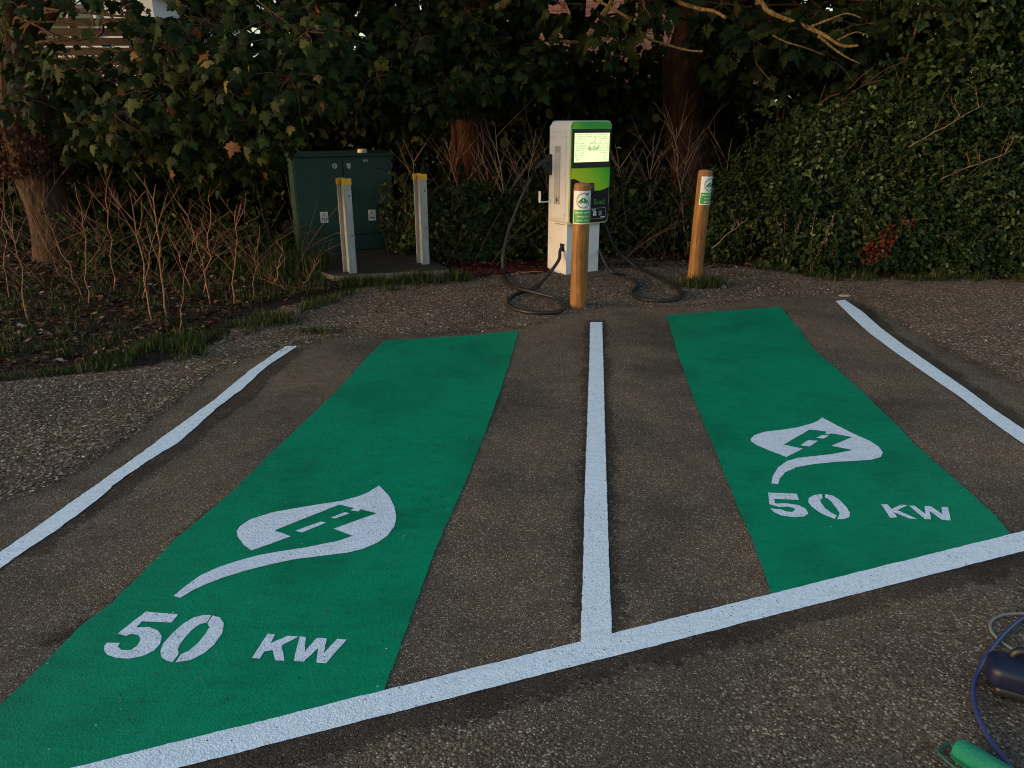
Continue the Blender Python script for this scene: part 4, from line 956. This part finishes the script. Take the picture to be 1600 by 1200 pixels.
for i, (x0, x1) in enumerate([(.02, .612), (.622, CW-.02)]):
    d = empty('d', (0, 0, 0)); bpy.data.objects.remove(d)
    m = Mesh(); m.box(((x0+x1)/2, -.009, .20+(CH-.225)/2), (x1-x0, .016, CH-.225), 0, .004)
    dr = m.build('door', M['cabinet'], cab)
    m = Mesh(); m.box(((x0+x1)/2, -.007, .10), (x1-x0, .012, .185), 0, .004); m.build('kick_panel', M['cabinet'], cab)
    # warning sign
    cx = .335 if i == 0 else .945; cz = .44 if i == 0 else .44
    m = Mesh(); m.box((cx, -.019, cz), (.095, .003, .135), 0); sg = m.build('warning_sign', M['sticker_white'], dr)
    m = Mesh()
    y = -.0215
    def tri(a, b, c, yy): m.add([(a[0], yy, a[1]), (b[0], yy, b[1]), (c[0], yy, c[1])], [(0, 1, 2)])
    def bar(a, b, wd, yy):
        A_ = Vector((a[0], 0, a[1])); B2 = Vector((b[0], 0, b[1])); dd = (B2-A_).normalized(); nn = Vector((-dd.z, 0, dd.x))*wd/2
        q = [A_+nn, B2+nn, B2-nn, A_-nn]; m.add([(v.x, yy, v.z) for v in q], [(0, 1, 2, 3)])
    T_ = [(cx-.036, cz-.012), (cx+.036, cz-.012), (cx, cz+.055)]
    for a in range(3): bar(T_[a], T_[(a+1) % 3], .006, y)
    bar((cx+.004, cz+.034), (cx-.006, cz+.014), .006, y-.0005); bar((cx-.006, cz+.016), (cx+.006, cz+.014), .005, y-.001); bar((cx+.006, cz+.015), (cx-.002, cz-.004), .005, y-.0005)
    bar((cx-.036, cz-.030), (cx+.036, cz-.030), .010, y); bar((cx-.032, cz-.046), (cx+.032, cz-.046), .005, y)
    m.build('warning_symbol', M['print_dark'], dr)
    # round / shield sticker
    if i == 0:
        m = Mesh(); m.prism([(.515+.030*math.cos(a), 1.06+.030*math.sin(a)) for a in np.linspace(0, 6.283, 25)[:-1]], -.0195, -.017); m.build('round_sticker', M['sticker_white'], dr)
        m = Mesh()
        for a in range(12):
            an = a*math.pi/6; bar((.515+.018*math.cos(an), 1.06+.018*math.sin(an)), (.515+.018*math.cos(an+.55), 1.06+.018*math.sin(an+.55)), .010, -.0205-.0001*(a % 2))
        bar((.515, 1.04), (.515, 1.076), .010, -.0208); m.build('sticker_print', M['icon_green'], dr)
    else:
        m = Mesh(); m.prism([(.665, 1.085), (.712, 1.085), (.712, 1.05), (.69, 1.018), (.668, 1.05)], -.0195, -.017); m.build('shield_sticker', M['sticker_white'], dr)
        m = Mesh(); m.box((.688, -.0205, 1.058), (.018, .001, .022)); m.build('sticker_print', M['ring_dark'], dr)
        m = Mesh(); m.box((.905, -.019, 1.118), (.058, .003, .020)); m.build('small_label', M['sticker_white'], dr)
        m = Mesh(); m.box((.905, -.0212, 1.118), (.044, .001, .006)); m.build('sticker_print', M['print_dark'], dr)
        m = Mesh(); m.box((.690, -.024, .715), (.045, .016, .19), 0, .006); h = m.build('handle', M['black'], dr)
        m = Mesh(); m.box((.690, -.040, .73), (.026, .016, .13), 0, .006); m.build('lever', M['black'], dr)
for (x, z, hh) in ((.617, .20+(CH-.225)/2, CH-.21),):
    m = Mesh(); m.box((x, -.002, z), (.010, .004, hh)); m.build('door_gap', M['cabinet_dark'], cab)
# roll of tape on the cabinet roof
ct = Matrix.Rotation(cy, 4, 'Z') @ Vector((.885, .04, 0))+CA
m = Mesh(); z0 = .07+CH+.040
prof = [(.040, 0), (.058, 0), (.060, .003), (.060, .042), (.058, .045), (.040, .045)]
V = []; seg = 32
for k in range(seg):
    a = 2*math.pi*k/seg; V += [(r*math.cos(a), r*math.sin(a), z) for r, z in prof]
n = len(prof); m.add(V, [[k*n+i, ((k+1) % seg)*n+i, ((k+1) % seg)*n+(i+1) % n, k*n+(i+1) % n] for k in range(seg) for i in range(n)])
o = m.build('tape_roll', M['tape'], smooth=40); o.location = (ct.x, ct.y, z0); tag(o, 'cream roll of tape resting on top of the green cabinet', 'tape roll')

def steel_post(loc, rz, h, label, lean=(0, 0)):
    root = empty('steel_post', loc, rz); root.rotation_euler = (lean[0], lean[1], rz); tag(root, label, 'post', 'galvanised steel posts in front of the cabinet')
    # H section: two flanges and a web (front flange faces the camera)
    m = Mesh(); wd = .092; dp = .15
    m.box((0, -dp/2+.005, h/2-.05), (wd, .010, h+.1), 0, .0015); m.build('flange', M['galv'], root)
    m = Mesh(); m.box((0, dp/2-.005, h/2-.05), (wd, .010, h+.1), 0, .0015); m.build('flange', M['galv'], root)
    m = Mesh(); m.box((0, 0, h/2-.05), (.009, dp-.0204, h+.1), 0); m.build('web', M['galv'], root)
    m = Mesh()
    m.box((0, -dp/2+.004, h-.016), (wd+.010, .024, .066), 0, .003); m.box((0, dp/2-.004, h-.016), (wd+.010, .024, .066), 0, .003); m.box((0, 0, h+.006), (.022, dp-.024, .020), 0, .003)
    m.build('cap', M['yellow'], root)
    for z in (h*.845, h*.455):
        m = Mesh(); sgn = .018
        n = 16; V = [(sgn+.0095*math.cos(k*6.283/n), -dp/2-.0012, z+.0095*math.sin(k*6.283/n)) for k in range(n)]; m.add(V, [list(range(n))]); m.build('bolt_hole', M['black'], root, rec=False)
    return root
steel_post((-1.80, 8.13, 0), .68, 1.065, 'left galvanised steel post with yellow cap, in front of the cabinet doors')
steel_post((-1.05, 8.68, 0), .60, 1.075, 'right galvanised steel post with yellow cap, at the plinth corner')

# ------------------------------------------------------------------ wooden bollards
def text_mesh(s, size, bold=False):
    cu = bpy.data.curves.new('t', 'FONT'); cu.body = s; cu.size = size; cu.align_x = 'CENTER'; cu.align_y = 'CENTER'; cu.resolution_u = 3
    if bold: cu.offset = size*.018
    ob = bpy.data.objects.new('t', cu); C.objects.link(ob); dg_ = bpy.context.evaluated_depsgraph_get(); dg_.update()
    me = bpy.data.meshes.new_from_object(ob.evaluated_get(dg_)); V = [v.co.copy() for v in me.vertices]; Fc = [list(p.vertices) for p in me.polygons]
    bpy.data.objects.remove(ob); bpy.data.curves.remove(cu); bpy.data.meshes.remove(me)
    return V, Fc
def bend(V, R, a0, zc):
    """flat (x,y) print bent round a cylinder of radius R, centred at angle a0, height zc"""
    out = []
    for v in V:
        a = a0+v[0]/R; out.append((R*math.sin(a), -R*math.cos(a), zc+v[1]))
    return out
def sub_grid(x0, x1, y0, y1, nx):
    V = []; Fc = []
    for i in range(nx+1):
        x = x0+(x1-x0)*i/nx; V += [(x, y0), (x, y1)]
    for i in range(nx): Fc.append([2*i, 2*i+2, 2*i+3, 2*i+1])
    return V, Fc
def bar2(a, b, wd):
    A_ = Vector(a).to_2d(); B2 = Vector(b).to_2d(); d = (B2-A_).normalized(); n = Vector((-d.y, d.x))*wd/2
    return [tuple(A_+n), tuple(B2+n), tuple(B2-n), tuple(A_-n)]
def bollard(loc, h, a0, lean, label):
    R = .078
    root = empty('wooden_bollard', loc); root.rotation_euler = lean; tag(root, label, 'bollard', 'round wooden bollards in front of the charger')
    m = Mesh(); m.lathe([(R*.99, -.1), (R, .02), (R*1.0, h*.5), (R*.985, h-.045), (R*.94, h-.012)], 40); 
    b = m.build('post', M['wood'], root, smooth=50)
    m = Mesh(); m.lathe([(R*.94, h-.012), (R*.80, h+.004), (R*.35, h+.010), (.002, h+.011)], 40); m.build('rounded_top', M['wood_top'], root, smooth=50)
    sw = .205; z0 = h-.345; z1 = h-.055; Rs = R+.0012
    sg = Mesh(); V, Fc = sub_grid(-sw/2, sw/2, z0, z1, 24); sg.add(bend([(x, y) for x, y in V], Rs, a0, 0), Fc)
    sn = sg.build('sign', M['sticker_white'], root, rec=False, smooth=180)
    m = Mesh(); V, Fc = sub_grid(-sw/2+.008, sw/2-.008, z0+.010, z0+.125, 24); m.add(bend(V, Rs+.0008, a0, 0), Fc); m.build('green_band', M['sign_green'], sn, rec=False, smooth=180)
    m = Mesh()
    for i, s_ in enumerate(('Electric vehicle', 'recharging', 'point only')):
        V, Fc = text_mesh(s_, .027, True); m.add(bend(V, Rs+.0016, a0, z0+.102-i*.034), Fc)
    m.build('lettering', M['sticker_white'], sn, rec=False)
    # ring made of the cable, with a plug at its end
    m = Mesh(); zc = z0+.205; rr = .062; n = 44
    V = []; 
    for i in range(n+1):
        a = math.radians(62)+(math.radians(330))*i/n
        V += [((rr-.0035)*math.cos(a), (rr-.0035)*math.sin(a)), ((rr+.0035)*math.cos(a), (rr+.0035)*math.sin(a))]
    m.add(bend(V, Rs+.0008, a0, zc), [[2*i, 2*i+2, 2*i+3, 2*i+1] for i in range(n)]); m.build('ring', M['ring_dark'], sn, rec=False)
    m = Mesh(); cx, cz = .036, .055; m.add(bend([(cx-.014, cz-.006), (cx+.004, cz-.016), (cx+.018, cz+.002), (cx+.006, cz+.014), (cx-.008, cz+.010)], Rs+.0010, a0, zc), [[0, 1, 2, 3, 4]])
    for q in (bar2((cx+.012, cz+.008), (cx+.020, cz+.014), .004), bar2((cx+.004, cz+.012), (cx+.011, cz+.020), .004)): m.add(bend(q, Rs+.0010, a0, zc), [[0, 1, 2, 3]])
    # car icon: body with arched wheels
    tx_ = [-.048, -.036, -.026, -.014, .012, .028, .042, .047]; tz_ = [-.006, .004, .008, .024, .025, .009, .004, -.006]
    xs_ = np.linspace(-.048, .047, 30); V = []
    for x in xs_:
        lo = -.018
        for wx in (-.026, .026):
            if abs(x-wx) < .0115: lo = max(lo, -.018+math.sqrt(.0115**2-(x-wx)**2))
        V += [(x, lo), (x, max(lo, float(np.interp(x, tx_, tz_))))]
    m.add(bend(V, Rs+.0010, a0, zc), [[2*k, 2*k+2, 2*k+3, 2*k+1] for k in range(29)])
    for wx in (-.026, .026):
        w_ = [(wx+.0085*math.cos(k*.5236), -.018+.0085*math.sin(k*.5236)) for k in range(12)]; m.add(bend(w_, Rs+.0012, a0, zc), [list(range(12))])
    m.build('car_icon', M['icon_green'], sn, rec=False)
    m = Mesh(); bo = [(.004, .022), (-.009, .001), (-.001, .002), (-.005, -.014), (.009, .007), (.001, .006)]
    tri_ = geometry.tessellate_polygon([[Vector((x, y, 0)) for x, y in bo]]); m.add(bend(bo, Rs+.0016, a0, zc), [list(t) for t in tri_]); m.build('bolt_icon', M['sticker_white'], sn, rec=False)
    return root
bollard((.625, 6.80, 0), 1.125, .10, (0, math.radians(.2), 0), 'round wooden bollard with EV sign standing directly in front of the charger')
bollard((2.01, 8.03, 0), 1.165, .62, (math.radians(-.4), math.radians(1.2), 0), 'round wooden bollard with EV sign standing alone near the hedge')

# ------------------------------------------------------------------ charger
CH0 = Vector((.613, 8.323, 0)); CYAW = math.radians(33)
ch = empty('ev_charger', CH0, CYAW); tag(ch, 'white electric car charger with lit screen and green and black front', 'car charger')
CM = Matrix.Translation(CH0) @ Matrix.Rotation(CYAW, 4, 'Z')
def W(p): return CM @ Vector(p)
m = Mesh(); m.box((.235, .18, .55), (.47, .36, 1.15), 0, .004); m.build('pillar', M['white_plastic'], ch)
m = Mesh(); m.box((.255, .335, 1.08), (.50, .07, 1.06), 0, .012); m.build('rear_column', M['white_plastic'], ch)
def rrect(x0, x1, z0, z1, r, n=7):
    P = []
    for cx, cz, a in ((x1-r, z0+r, -90), (x1-r, z1-r, 0), (x0+r, z1-r, 90), (x0+r, z0+r, 180)):
        for k in range(n+1):
            t = math.radians(a+90*k/n); P.append((cx+r*math.cos(t), cz+r*math.sin(t)))
    return P
BX0, BX1, BZ0, BZ1 = -.028, .540, .565, 1.660
m = Mesh(); m.prism(rrect(BX0, BX1, BZ0, BZ1, .06), -.055, .295); body = m.build('body', M['white_plastic'], ch, smooth=40)
# front fascia: dark board, green upper field, band
fx0, fx1, fz0, fz1 = BX0+.018, BX1-.012, BZ0+.014, BZ1-.016
m = Mesh(); m.prism(rrect(fx0-.009, fx1+.006, fz0-.008, fz1+.009, .055), -.060, -.055); m.build('fascia_rim', M['face_green'], ch, smooth=40)
m = Mesh(); m.prism(rrect(fx0, fx1, fz0, fz1, .05), -.066, -.060); fas = m.build('fascia', M['navy'], ch, smooth=40)
def front(poly, y, name, mat, parent):
    tri_ = geometry.tessellate_polygon([[Vector((p[0], p[1], 0)) for p in poly]]); m = Mesh(); m.add([(p[0], y, p[1]) for p in poly], [list(t) for t in tri_])
    return m.build(name, mat, parent, rec=False)
top = rrect(fx0, fx1, fz0, fz1, .05)[8:24]   # upper two corners
wave = [(fx0+(fx1-fx0)*t, z) for t, z in ((0, 1.060), (.08, 1.062), (.17, 1.045), (.28, 1.010), (.40, .968), (.52, .938), (.64, .925), (.76, .925), (.88, .938), (1, .960))]
front(top+wave, -.0675, 'green_field', M['face_green'], fas)
# screen bezel and screen
m = Mesh(); m.box(((fx0+fx1)/2, -.071, 1.375), (fx1-fx0-.004, .010, .40), 0, .002); bz = m.build('screen_bezel', M['black'], ch)
sx0, sx1, sz0, sz1 = fx0+.026, fx1-.030, 1.235, 1.535
m = Mesh(); m.box(((sx0+sx1)/2, -.0770, (sz0+sz1)/2), (sx1-sx0, .003, sz1-sz0)); scr = m.build('screen', M['screen'], bz)
m = Mesh(); r_ = random.Random(3)
for i in range(30):
    for j in range(12):
        x = sx0+.02+(sx1-sx0-.04)*i/29; z = sz0+.02+(sz1-sz0-.04)*j/11
        if abs(x-(sx0+sx1)/2) < .07 and z < 1.47: continue
        if abs(x-(sx0+sx1)/2) < .13+(1.30-z)*.8 and z < 1.36: continue
        if r_.random() < .25: continue
        q = bar2((x, z), (x+.011*(1 if x > (sx0+sx1)/2 else -1), z+.012), .0045); m.add([(a, -.0790, b) for a, b in q], [(0, 1, 2, 3)])
m.build('dash_pattern', M['screen_mark'], scr, rec=False)
m = Mesh(); mx = (sx0+sx1)/2+.008
for k in range(9):
    a = -.9+k*.225; q = bar2((mx+a*.060, 1.355+.006*math.cos(k*2)), (mx+a*.085+.006, 1.395+.012*math.sin(k*1.7)), .008); m.add([(x, -.0795-.0001*k, z) for x, z in q], [(0, 1, 2, 3)])
for k in range(6):
    a = -1+k*.4; q = bar2((mx+a*.045, 1.415+.01*(1-abs(a))), (mx+a*.045+.012, 1.432+.012*(1-abs(a))), .005); m.add([(x, -.0795, z) for x, z in q], [(0, 1, 2, 3)])
for a_, b_ in (((mx+.015, 1.445), (mx+.035, 1.47)), ((mx+.035, 1.47), (mx+.03, 1.50)), ((mx+.0, 1.44), (mx+.022, 1.452))):
    m.add([(x, -.0797, z) for x, z in bar2(a_, b_, .004)], [(0, 1, 2, 3)])
m.build('screen_logo', M['screen_green'], scr, rec=False)
# card terminal
m = Mesh(); tx = fx0+.26; m.box((tx, -.082, .955), (.085, .032, .115), 0, .006); tm = m.build('card_terminal', M['black'], ch)
m = Mesh(); m.box((tx, -.0990, .975), (.055, .002, .045)); m.build('display', M['ring_dark'], tm)
m = Mesh()
for a in range(3): m.box((tx, -.1005, .965+.010*a), (.014+.008*a, .001, .003))
m.build('contactless_symbol', M['sign_green'], tm)
# lettering (only its end shows past the bollard)
V, Fc = text_mesh('Road', .085); m = Mesh(); m.add([(fx0+.405+v.x*.88, -.0680, .800+v.y) for v in V], Fc); m.build('lettering', M['sign_green'], fas, rec=False)
# info frames
def ring_frame(x0, x1, z0, z1, r, wd, y):
    A_ = rrect(x0, x1, z0, z1, r, 4); B2 = rrect(x0+wd, x1-wd, z0+wd, z1-wd, max(.002, r-wd), 4); n = len(A_)
    m.add([(p[0], y, p[1]) for p in A_]+[(p[0], y, p[1]) for p in B2], [[i, (i+1) % n, n+(i+1) % n, n+i] for i in range(n)])
m = Mesh(); ring_frame(fx0+.285, fx1-.035, .615, .735, .016, .0035, -.0680)
ring_frame(fx0+.045, fx0+.24, .615, .735, .016, .0025, -.0680); m.build('info_frame', M['panel_grey'], fas, rec=False)
m = Mesh(); m.box((fx0+.345, -.0675, .675), (.045, .002, .048)); m.box((fx0+.085, -.0675, .670), (.04, .002, .045)); m.box((fx1-.075, -.0675, .632), (.062, .002, .012)); m.box((fx0+.335, -.0675, .715), (.05, .002, .010))
for k in range(6): m.box((fx0+.425+.004*(k % 2), -.0675, .698-.009*k), (.052-.008*(k % 2), .0016, .0025))
m.build('info_print', M['sticker_white'], fas)
m = Mesh(); m.box((fx0+.345, -.0690, .675), (.012, .001, .020)); m.box((fx0+.085, -.0690, .670), (.018, .001, .018)); m.build('info_symbol', M['icon_green'], fas)
# left side panel: seams, long recessed window, screws
xs = BX0-.0015
def sidebox(y0, y1, z0, z1, th, name, mat, parent=ch):
    m = Mesh(); m.box((xs-th/2+.001, (y0+y1)/2, (z0+z1)/2), (th, y1-y0, z1-z0)); return m.build(name, mat, parent)
sp2 = sidebox(.0, .275, .63, 1.545, .004, 'side_panel', M['white_plastic'])
m = Mesh(); X = xs-.0035
for (y0, y1, z0, z1) in ((.0, .275, 1.543, 1.546), (.0, .275, .629, .632), (.0, .003, .63, 1.545)): m.box((X, (y0+y1)/2, (z0+z1)/2), (.0015, y1-y0, z1-z0))
m.build('seam', M['panel_grey'], sp2)
sw_ = Mesh(); sw_.box((xs-.0045, .155, 1.09), (.003, .105, .62), 0); wnd = sw_.build('side_window', M['panel_grey'], sp2)
m = Mesh(); m.box((xs-.0062, .155, 1.10), (.002, .080, .46)); m.build('window_pane', simple('frosted_panel', (.62, .57, .53), .35), wnd)
m = Mesh(); m.box((xs-.0066, .155, .825), (.003, .025, .035), 0, .001); m.build('lock', M['print_dark'], wnd)
m = Mesh()
for y, z in ((.012, 1.50), (.262, 1.50), (.012, .67), (.262, .67), (.012, 1.1)):
    m = Mesh(); m.box((xs-.005, y, z), (.003, .009, .009), 0, .001); m.build('screw', M['print_dark'], sp2)
m = Mesh(); m.prism([(BX0+.03, .552), (BX0+.12, .552), (BX0+.13, .566), (BX0+.02, .566)], .02, .22); m.build('underside_vent', M['panel_grey'], ch)
# cable hook
m = Mesh(); hk = [(-.028, .30, .80), (-.16, .28, .80), (-.165, .28, .805), (-.17, .28, .93)]
m.box((-.098, .29, .798), (.15, .028, .012), 0, .003); m.box((-.172, .29, .855), (.012, .034, .125), 0, .003); m.build('cable_hook', M['white_plastic'], ch)
# holsters, cables
m = Mesh(); m.box((-.045, .30, 1.20), (.05, .09, .22), 0, .01); hol = m.build('holster', M['black'], ch)
m = Mesh(); m.tube([(-.06, .29, 1.23), (-.13, .27, 1.235), (-.21, .25, 1.22), (-.30, .22, 1.17)], [.028, .030, .024, .019], 12); m.box((-.15, .265, 1.205), (.07, .04, .06), 0, .012); m.build('connector', M['black'], hol, smooth=50)
def gl_(x, y, z=.022): 
    p = gp(x, y, z); return CM.inverted() @ p
def al_(x, y, Y): return CM.inverted() @ at(x, y, Y)
c1 = [(-.012, .075, .30), (-.06, .04, .27), (-.14, -.03, .17), gl_(840, 447, .06), gl_(815, 456), gl_(797, 465), gl_(797, 478), gl_(820, 487), gl_(850, 489), gl_(872, 487), gl_(880, 478), gl_(868, 466), gl_(840, 458, .045), gl_(812, 451, .045), gl_(795, 444, .03), al_(787, 425, 8.32), al_(786, 400, 8.42), al_(793, 365, 8.55), al_(806, 330, 8.62), al_(818, 302, 8.62), al_(832, 275, 8.60), (-.30, .22, 1.17)]
m = Mesh(); m.tube(spline(c1, 7), .019, 12); m.build('charging_cable', M['rubber'], ch, smooth=180)
m = Mesh(); m.box((-.004, .075, .305), (.010, .075, .085), 0, .003); m.build('cable_gland', M['black'], ch)
c2 = [(.475, .10, .28), (.52, .06, .25), gl_(953, 402+20, .12), gl_(975, 430, .05), gl_(990, 437), gl_(996, 447), gl_(988, 458), gl_(1000, 466), gl_(1030, 470), gl_(1055, 468), gl_(1066, 460), gl_(1055, 448), gl_(1030, 434), gl_(1000, 420), al_(975, 402, 8.75), al_(958, 383, 8.75), al_(947, 355, 8.75), (.56, .20, .80), (.57, .26, 1.10)]
m = Mesh(); m.tube(spline(c2, 7), .019, 12); m.build('charging_cable', M['rubber'], ch, smooth=180)
m = Mesh(); m.box((.565, .28, 1.2), (.05, .09, .22), 0, .01); m.build('holster', M['black'], ch)

# ------------------------------------------------------------------ things at the bottom right corner
A = gp(1600, 1088); tool = empty('power_tool', (A.x+.045, A.y-.005, 0), math.radians(-24)); tag(tool, 'navy blue and black power tool body lying at the right edge', 'power tool')
def rbox(c, d, bev, seg=5, taper=0.0):
    m = Mesh(); bm = bmesh.new(); bmesh.ops.create_cube(bm, size=1)
    for v in bm.verts: v.co = Vector((v.co.x*d[0], v.co.y*d[1], v.co.z*d[2]))
    bmesh.ops.bevel(bm, geom=bm.edges[:], offset=bev, segments=seg, profile=.5, affect='EDGES'); bm.verts.index_update()
    for v in bm.verts:
        k = max(0, -v.co.x/(d[0]/2)); v.co.y *= 1-taper*k; v.co.z *= 1-taper*.8*k
        v.co += Vector(c)
    m.add([v.co for v in bm.verts], [[v.index for v in f.verts] for f in bm.faces]); bm.free(); return m
rbox((0, 0, .062), (.30, .15, .095), .03, 5, .26).build('housing', M['navy_tool'], tool, smooth=180)
rbox((.005, 0, .024), (.275, .146, .040), .016, 4, .16).build('base', M['black'], tool, smooth=180)
m = Mesh(); m.tube(spline([(-.085, .035, .085), (-.075, .035, .118), (-.02, .035, .130), (.06, .035, .130), (.12, .035, .120), (.14, .035, .09)], 5), .013, 10); m.build('handle', M['black'], tool, smooth=180)
m = Mesh(); m.tube(spline([(-.055, -.010, .1085), (-.02, -.038, .1065), (.0, -.042, .1055), (.07, -.042, .1055)], 4), .0018, 6); m.build('trim', simple('trim_yellow', (.35, .30, .16), .5), tool)
for q in ((-.01, -.02), (.06, -.02)): m = Mesh(); m.lathe([(.007, .108), (.007, .1115), (.004, .1125)], 12, q); m.build('button', M['black'], tool, smooth=40)
m = Mesh(); hz = lambda x, y, z=.012: tuple(gp(x, y, z))
m.tube(spline([hz(1680, 935), hz(1640, 948), hz(1595, 968), hz(1560, 1000), hz(1535, 1035), hz(1522, 1070), hz(1524, 1105), hz(1540, 1145), hz(1572, 1190), hz(1610, 1240), hz(1640, 1300)], 7), .0068, 10)
o = m.build('hose', M['hose'], smooth=180); tag(o, 'blue rubber hose curving round the navy tool at the right edge', 'hose')
m = Mesh(); m.tube(spline([hz(1720, 968, .02), hz(1640, 960, .02), hz(1580, 959, .016), hz(1553, 967, .01), hz(1547, 980, .006), hz(1558, 997, .006), hz(1580, 1013, .008), hz(1610, 1027, .01), hz(1660, 1040, .02)], 7), .0048, 10)
o = m.build('cable', M['grey_cable'], smooth=180); tag(o, 'thin grey cable looped on the tarmac above the navy tool', 'cable')
# paint roller
G1 = gp(1493, 1169, .034); G2 = gp(1640, 1258, .034); ax = (G2-G1).normalized(); L = .23
rol = empty('paint_roller', (G1.x, G1.y, 0)); tag(rol, 'paint roller sleeve soaked in green paint at the bottom right corner', 'paint roller')
m = Mesh(); Pn = [ax*(L*t)+Vector((0, 0, .034)) for t in np.linspace(0, 1, 14)]; m.tube(Pn, [.029]+[.034]*12+[.029], 28); m.build('sleeve', M['roller'], rol, smooth=40)
m = Mesh(); side = Vector((-ax.y, ax.x, 0)); b0 = Vector((0, 0, .034))
if side.y > 0: side = -side
m.tube(spline([b0, b0-ax*.016, b0-ax*.024+side*.03, b0-ax*.018+side*.055, b0+ax*.05+side*.075], 5), .0045, 8); m.build('wire_frame', M['roller_frame'], rol, smooth=180)
m = Mesh(); m.tube([b0+ax*.05+side*.075, b0+ax*.10+side*.09, b0+ax*.18+side*.12], [.012, .014, .013], 10); m.build('handle', M['black'], rol, smooth=60)

# ------------------------------------------------------------------ buildings and fence beyond the wood
def house(name, label, x0, x1, y, z, wallm, roofm, wins, depth=7, roof_h=2.6):
    root = empty(name, (x0, y, 0)); tag(root, label, 'house'); W_ = x1-x0
    m = Mesh(); m.box((W_/2, depth/2, z/2), (W_, depth, z)); m.prism([(0, z), (W_, z), (W_/2, z+roof_h-.15)], .002, depth-.002); m.build('wall', wallm, root)
    m = Mesh(); e = .35; pr = [(-e, z-.25), (W_/2, z+roof_h), (W_+e, z-.25), (W_+e, z-.05), (W_/2, z+roof_h+.22), (-e, z-.05)]
    m.prism(pr, -.3, depth+.3); m.build('roof', roofm, root)
    for (wx, wz, ww, wh) in wins:
        m = Mesh(); f_ = .07
        for c, d in (((wx, -.03, wz-wh/2), (ww+.14, .10, f_)), ((wx, -.03, wz+wh/2), (ww+.14, .10, f_)), ((wx-ww/2, -.03, wz), (f_, .08, wh-f_)), ((wx+ww/2, -.03, wz), (f_, .08, wh-f_)), ((wx, -.03, wz), (.05, .06, wh-f_))): m.box(c, d)
        wf = m.build('window', M['frame_white'], root); m = Mesh(); m.box((wx, -.006, wz), (ww-f_, .02, wh-f_)); m.build('pane', M['glass'], wf)
    return root
house('brick_house', 'red brick house glimpsed through the leaves at the top, above the charger', .2, 7.0, 21, 5.2, M['brick'], M['tile'], [(2.0, 1.5, 1.4, 1.2), (5.0, 1.5, 1.4, 1.2), (5.0, 4.0, 1.4, 1.1)])
house('white_house', 'pale rendered house glimpsed through leaves at the top left corner', -17, -9.2, 21, 5.0, M['render_wall'], M['tile'], [(2.2, 1.6, 1.4, 1.2), (5.6, 1.6, 1.4, 1.2), (2.2, 4.0, 1.4, 1.0), (5.6, 4.0, 1.4, 1.0)])
fen = empty('wooden_fence', (-13, 15.5, 0)); tag(fen, 'weathered horizontal board fence behind the leaves at the top left', 'fence')
m = Mesh()
for k in range(20): m.box((3.5, 0, .2+k*.17), (7, .02, .135))
m.build('board_panel', M['fence'], fen)
for k in range(4): m = Mesh(); m.box((k*2.3, .07, 1.75), (.1, .1, 3.6)); m.build('post', M['fence'], fen)
print('objects', len(bpy.data.objects), 'polys', sum(len(m.polygons) for m in bpy.data.meshes))
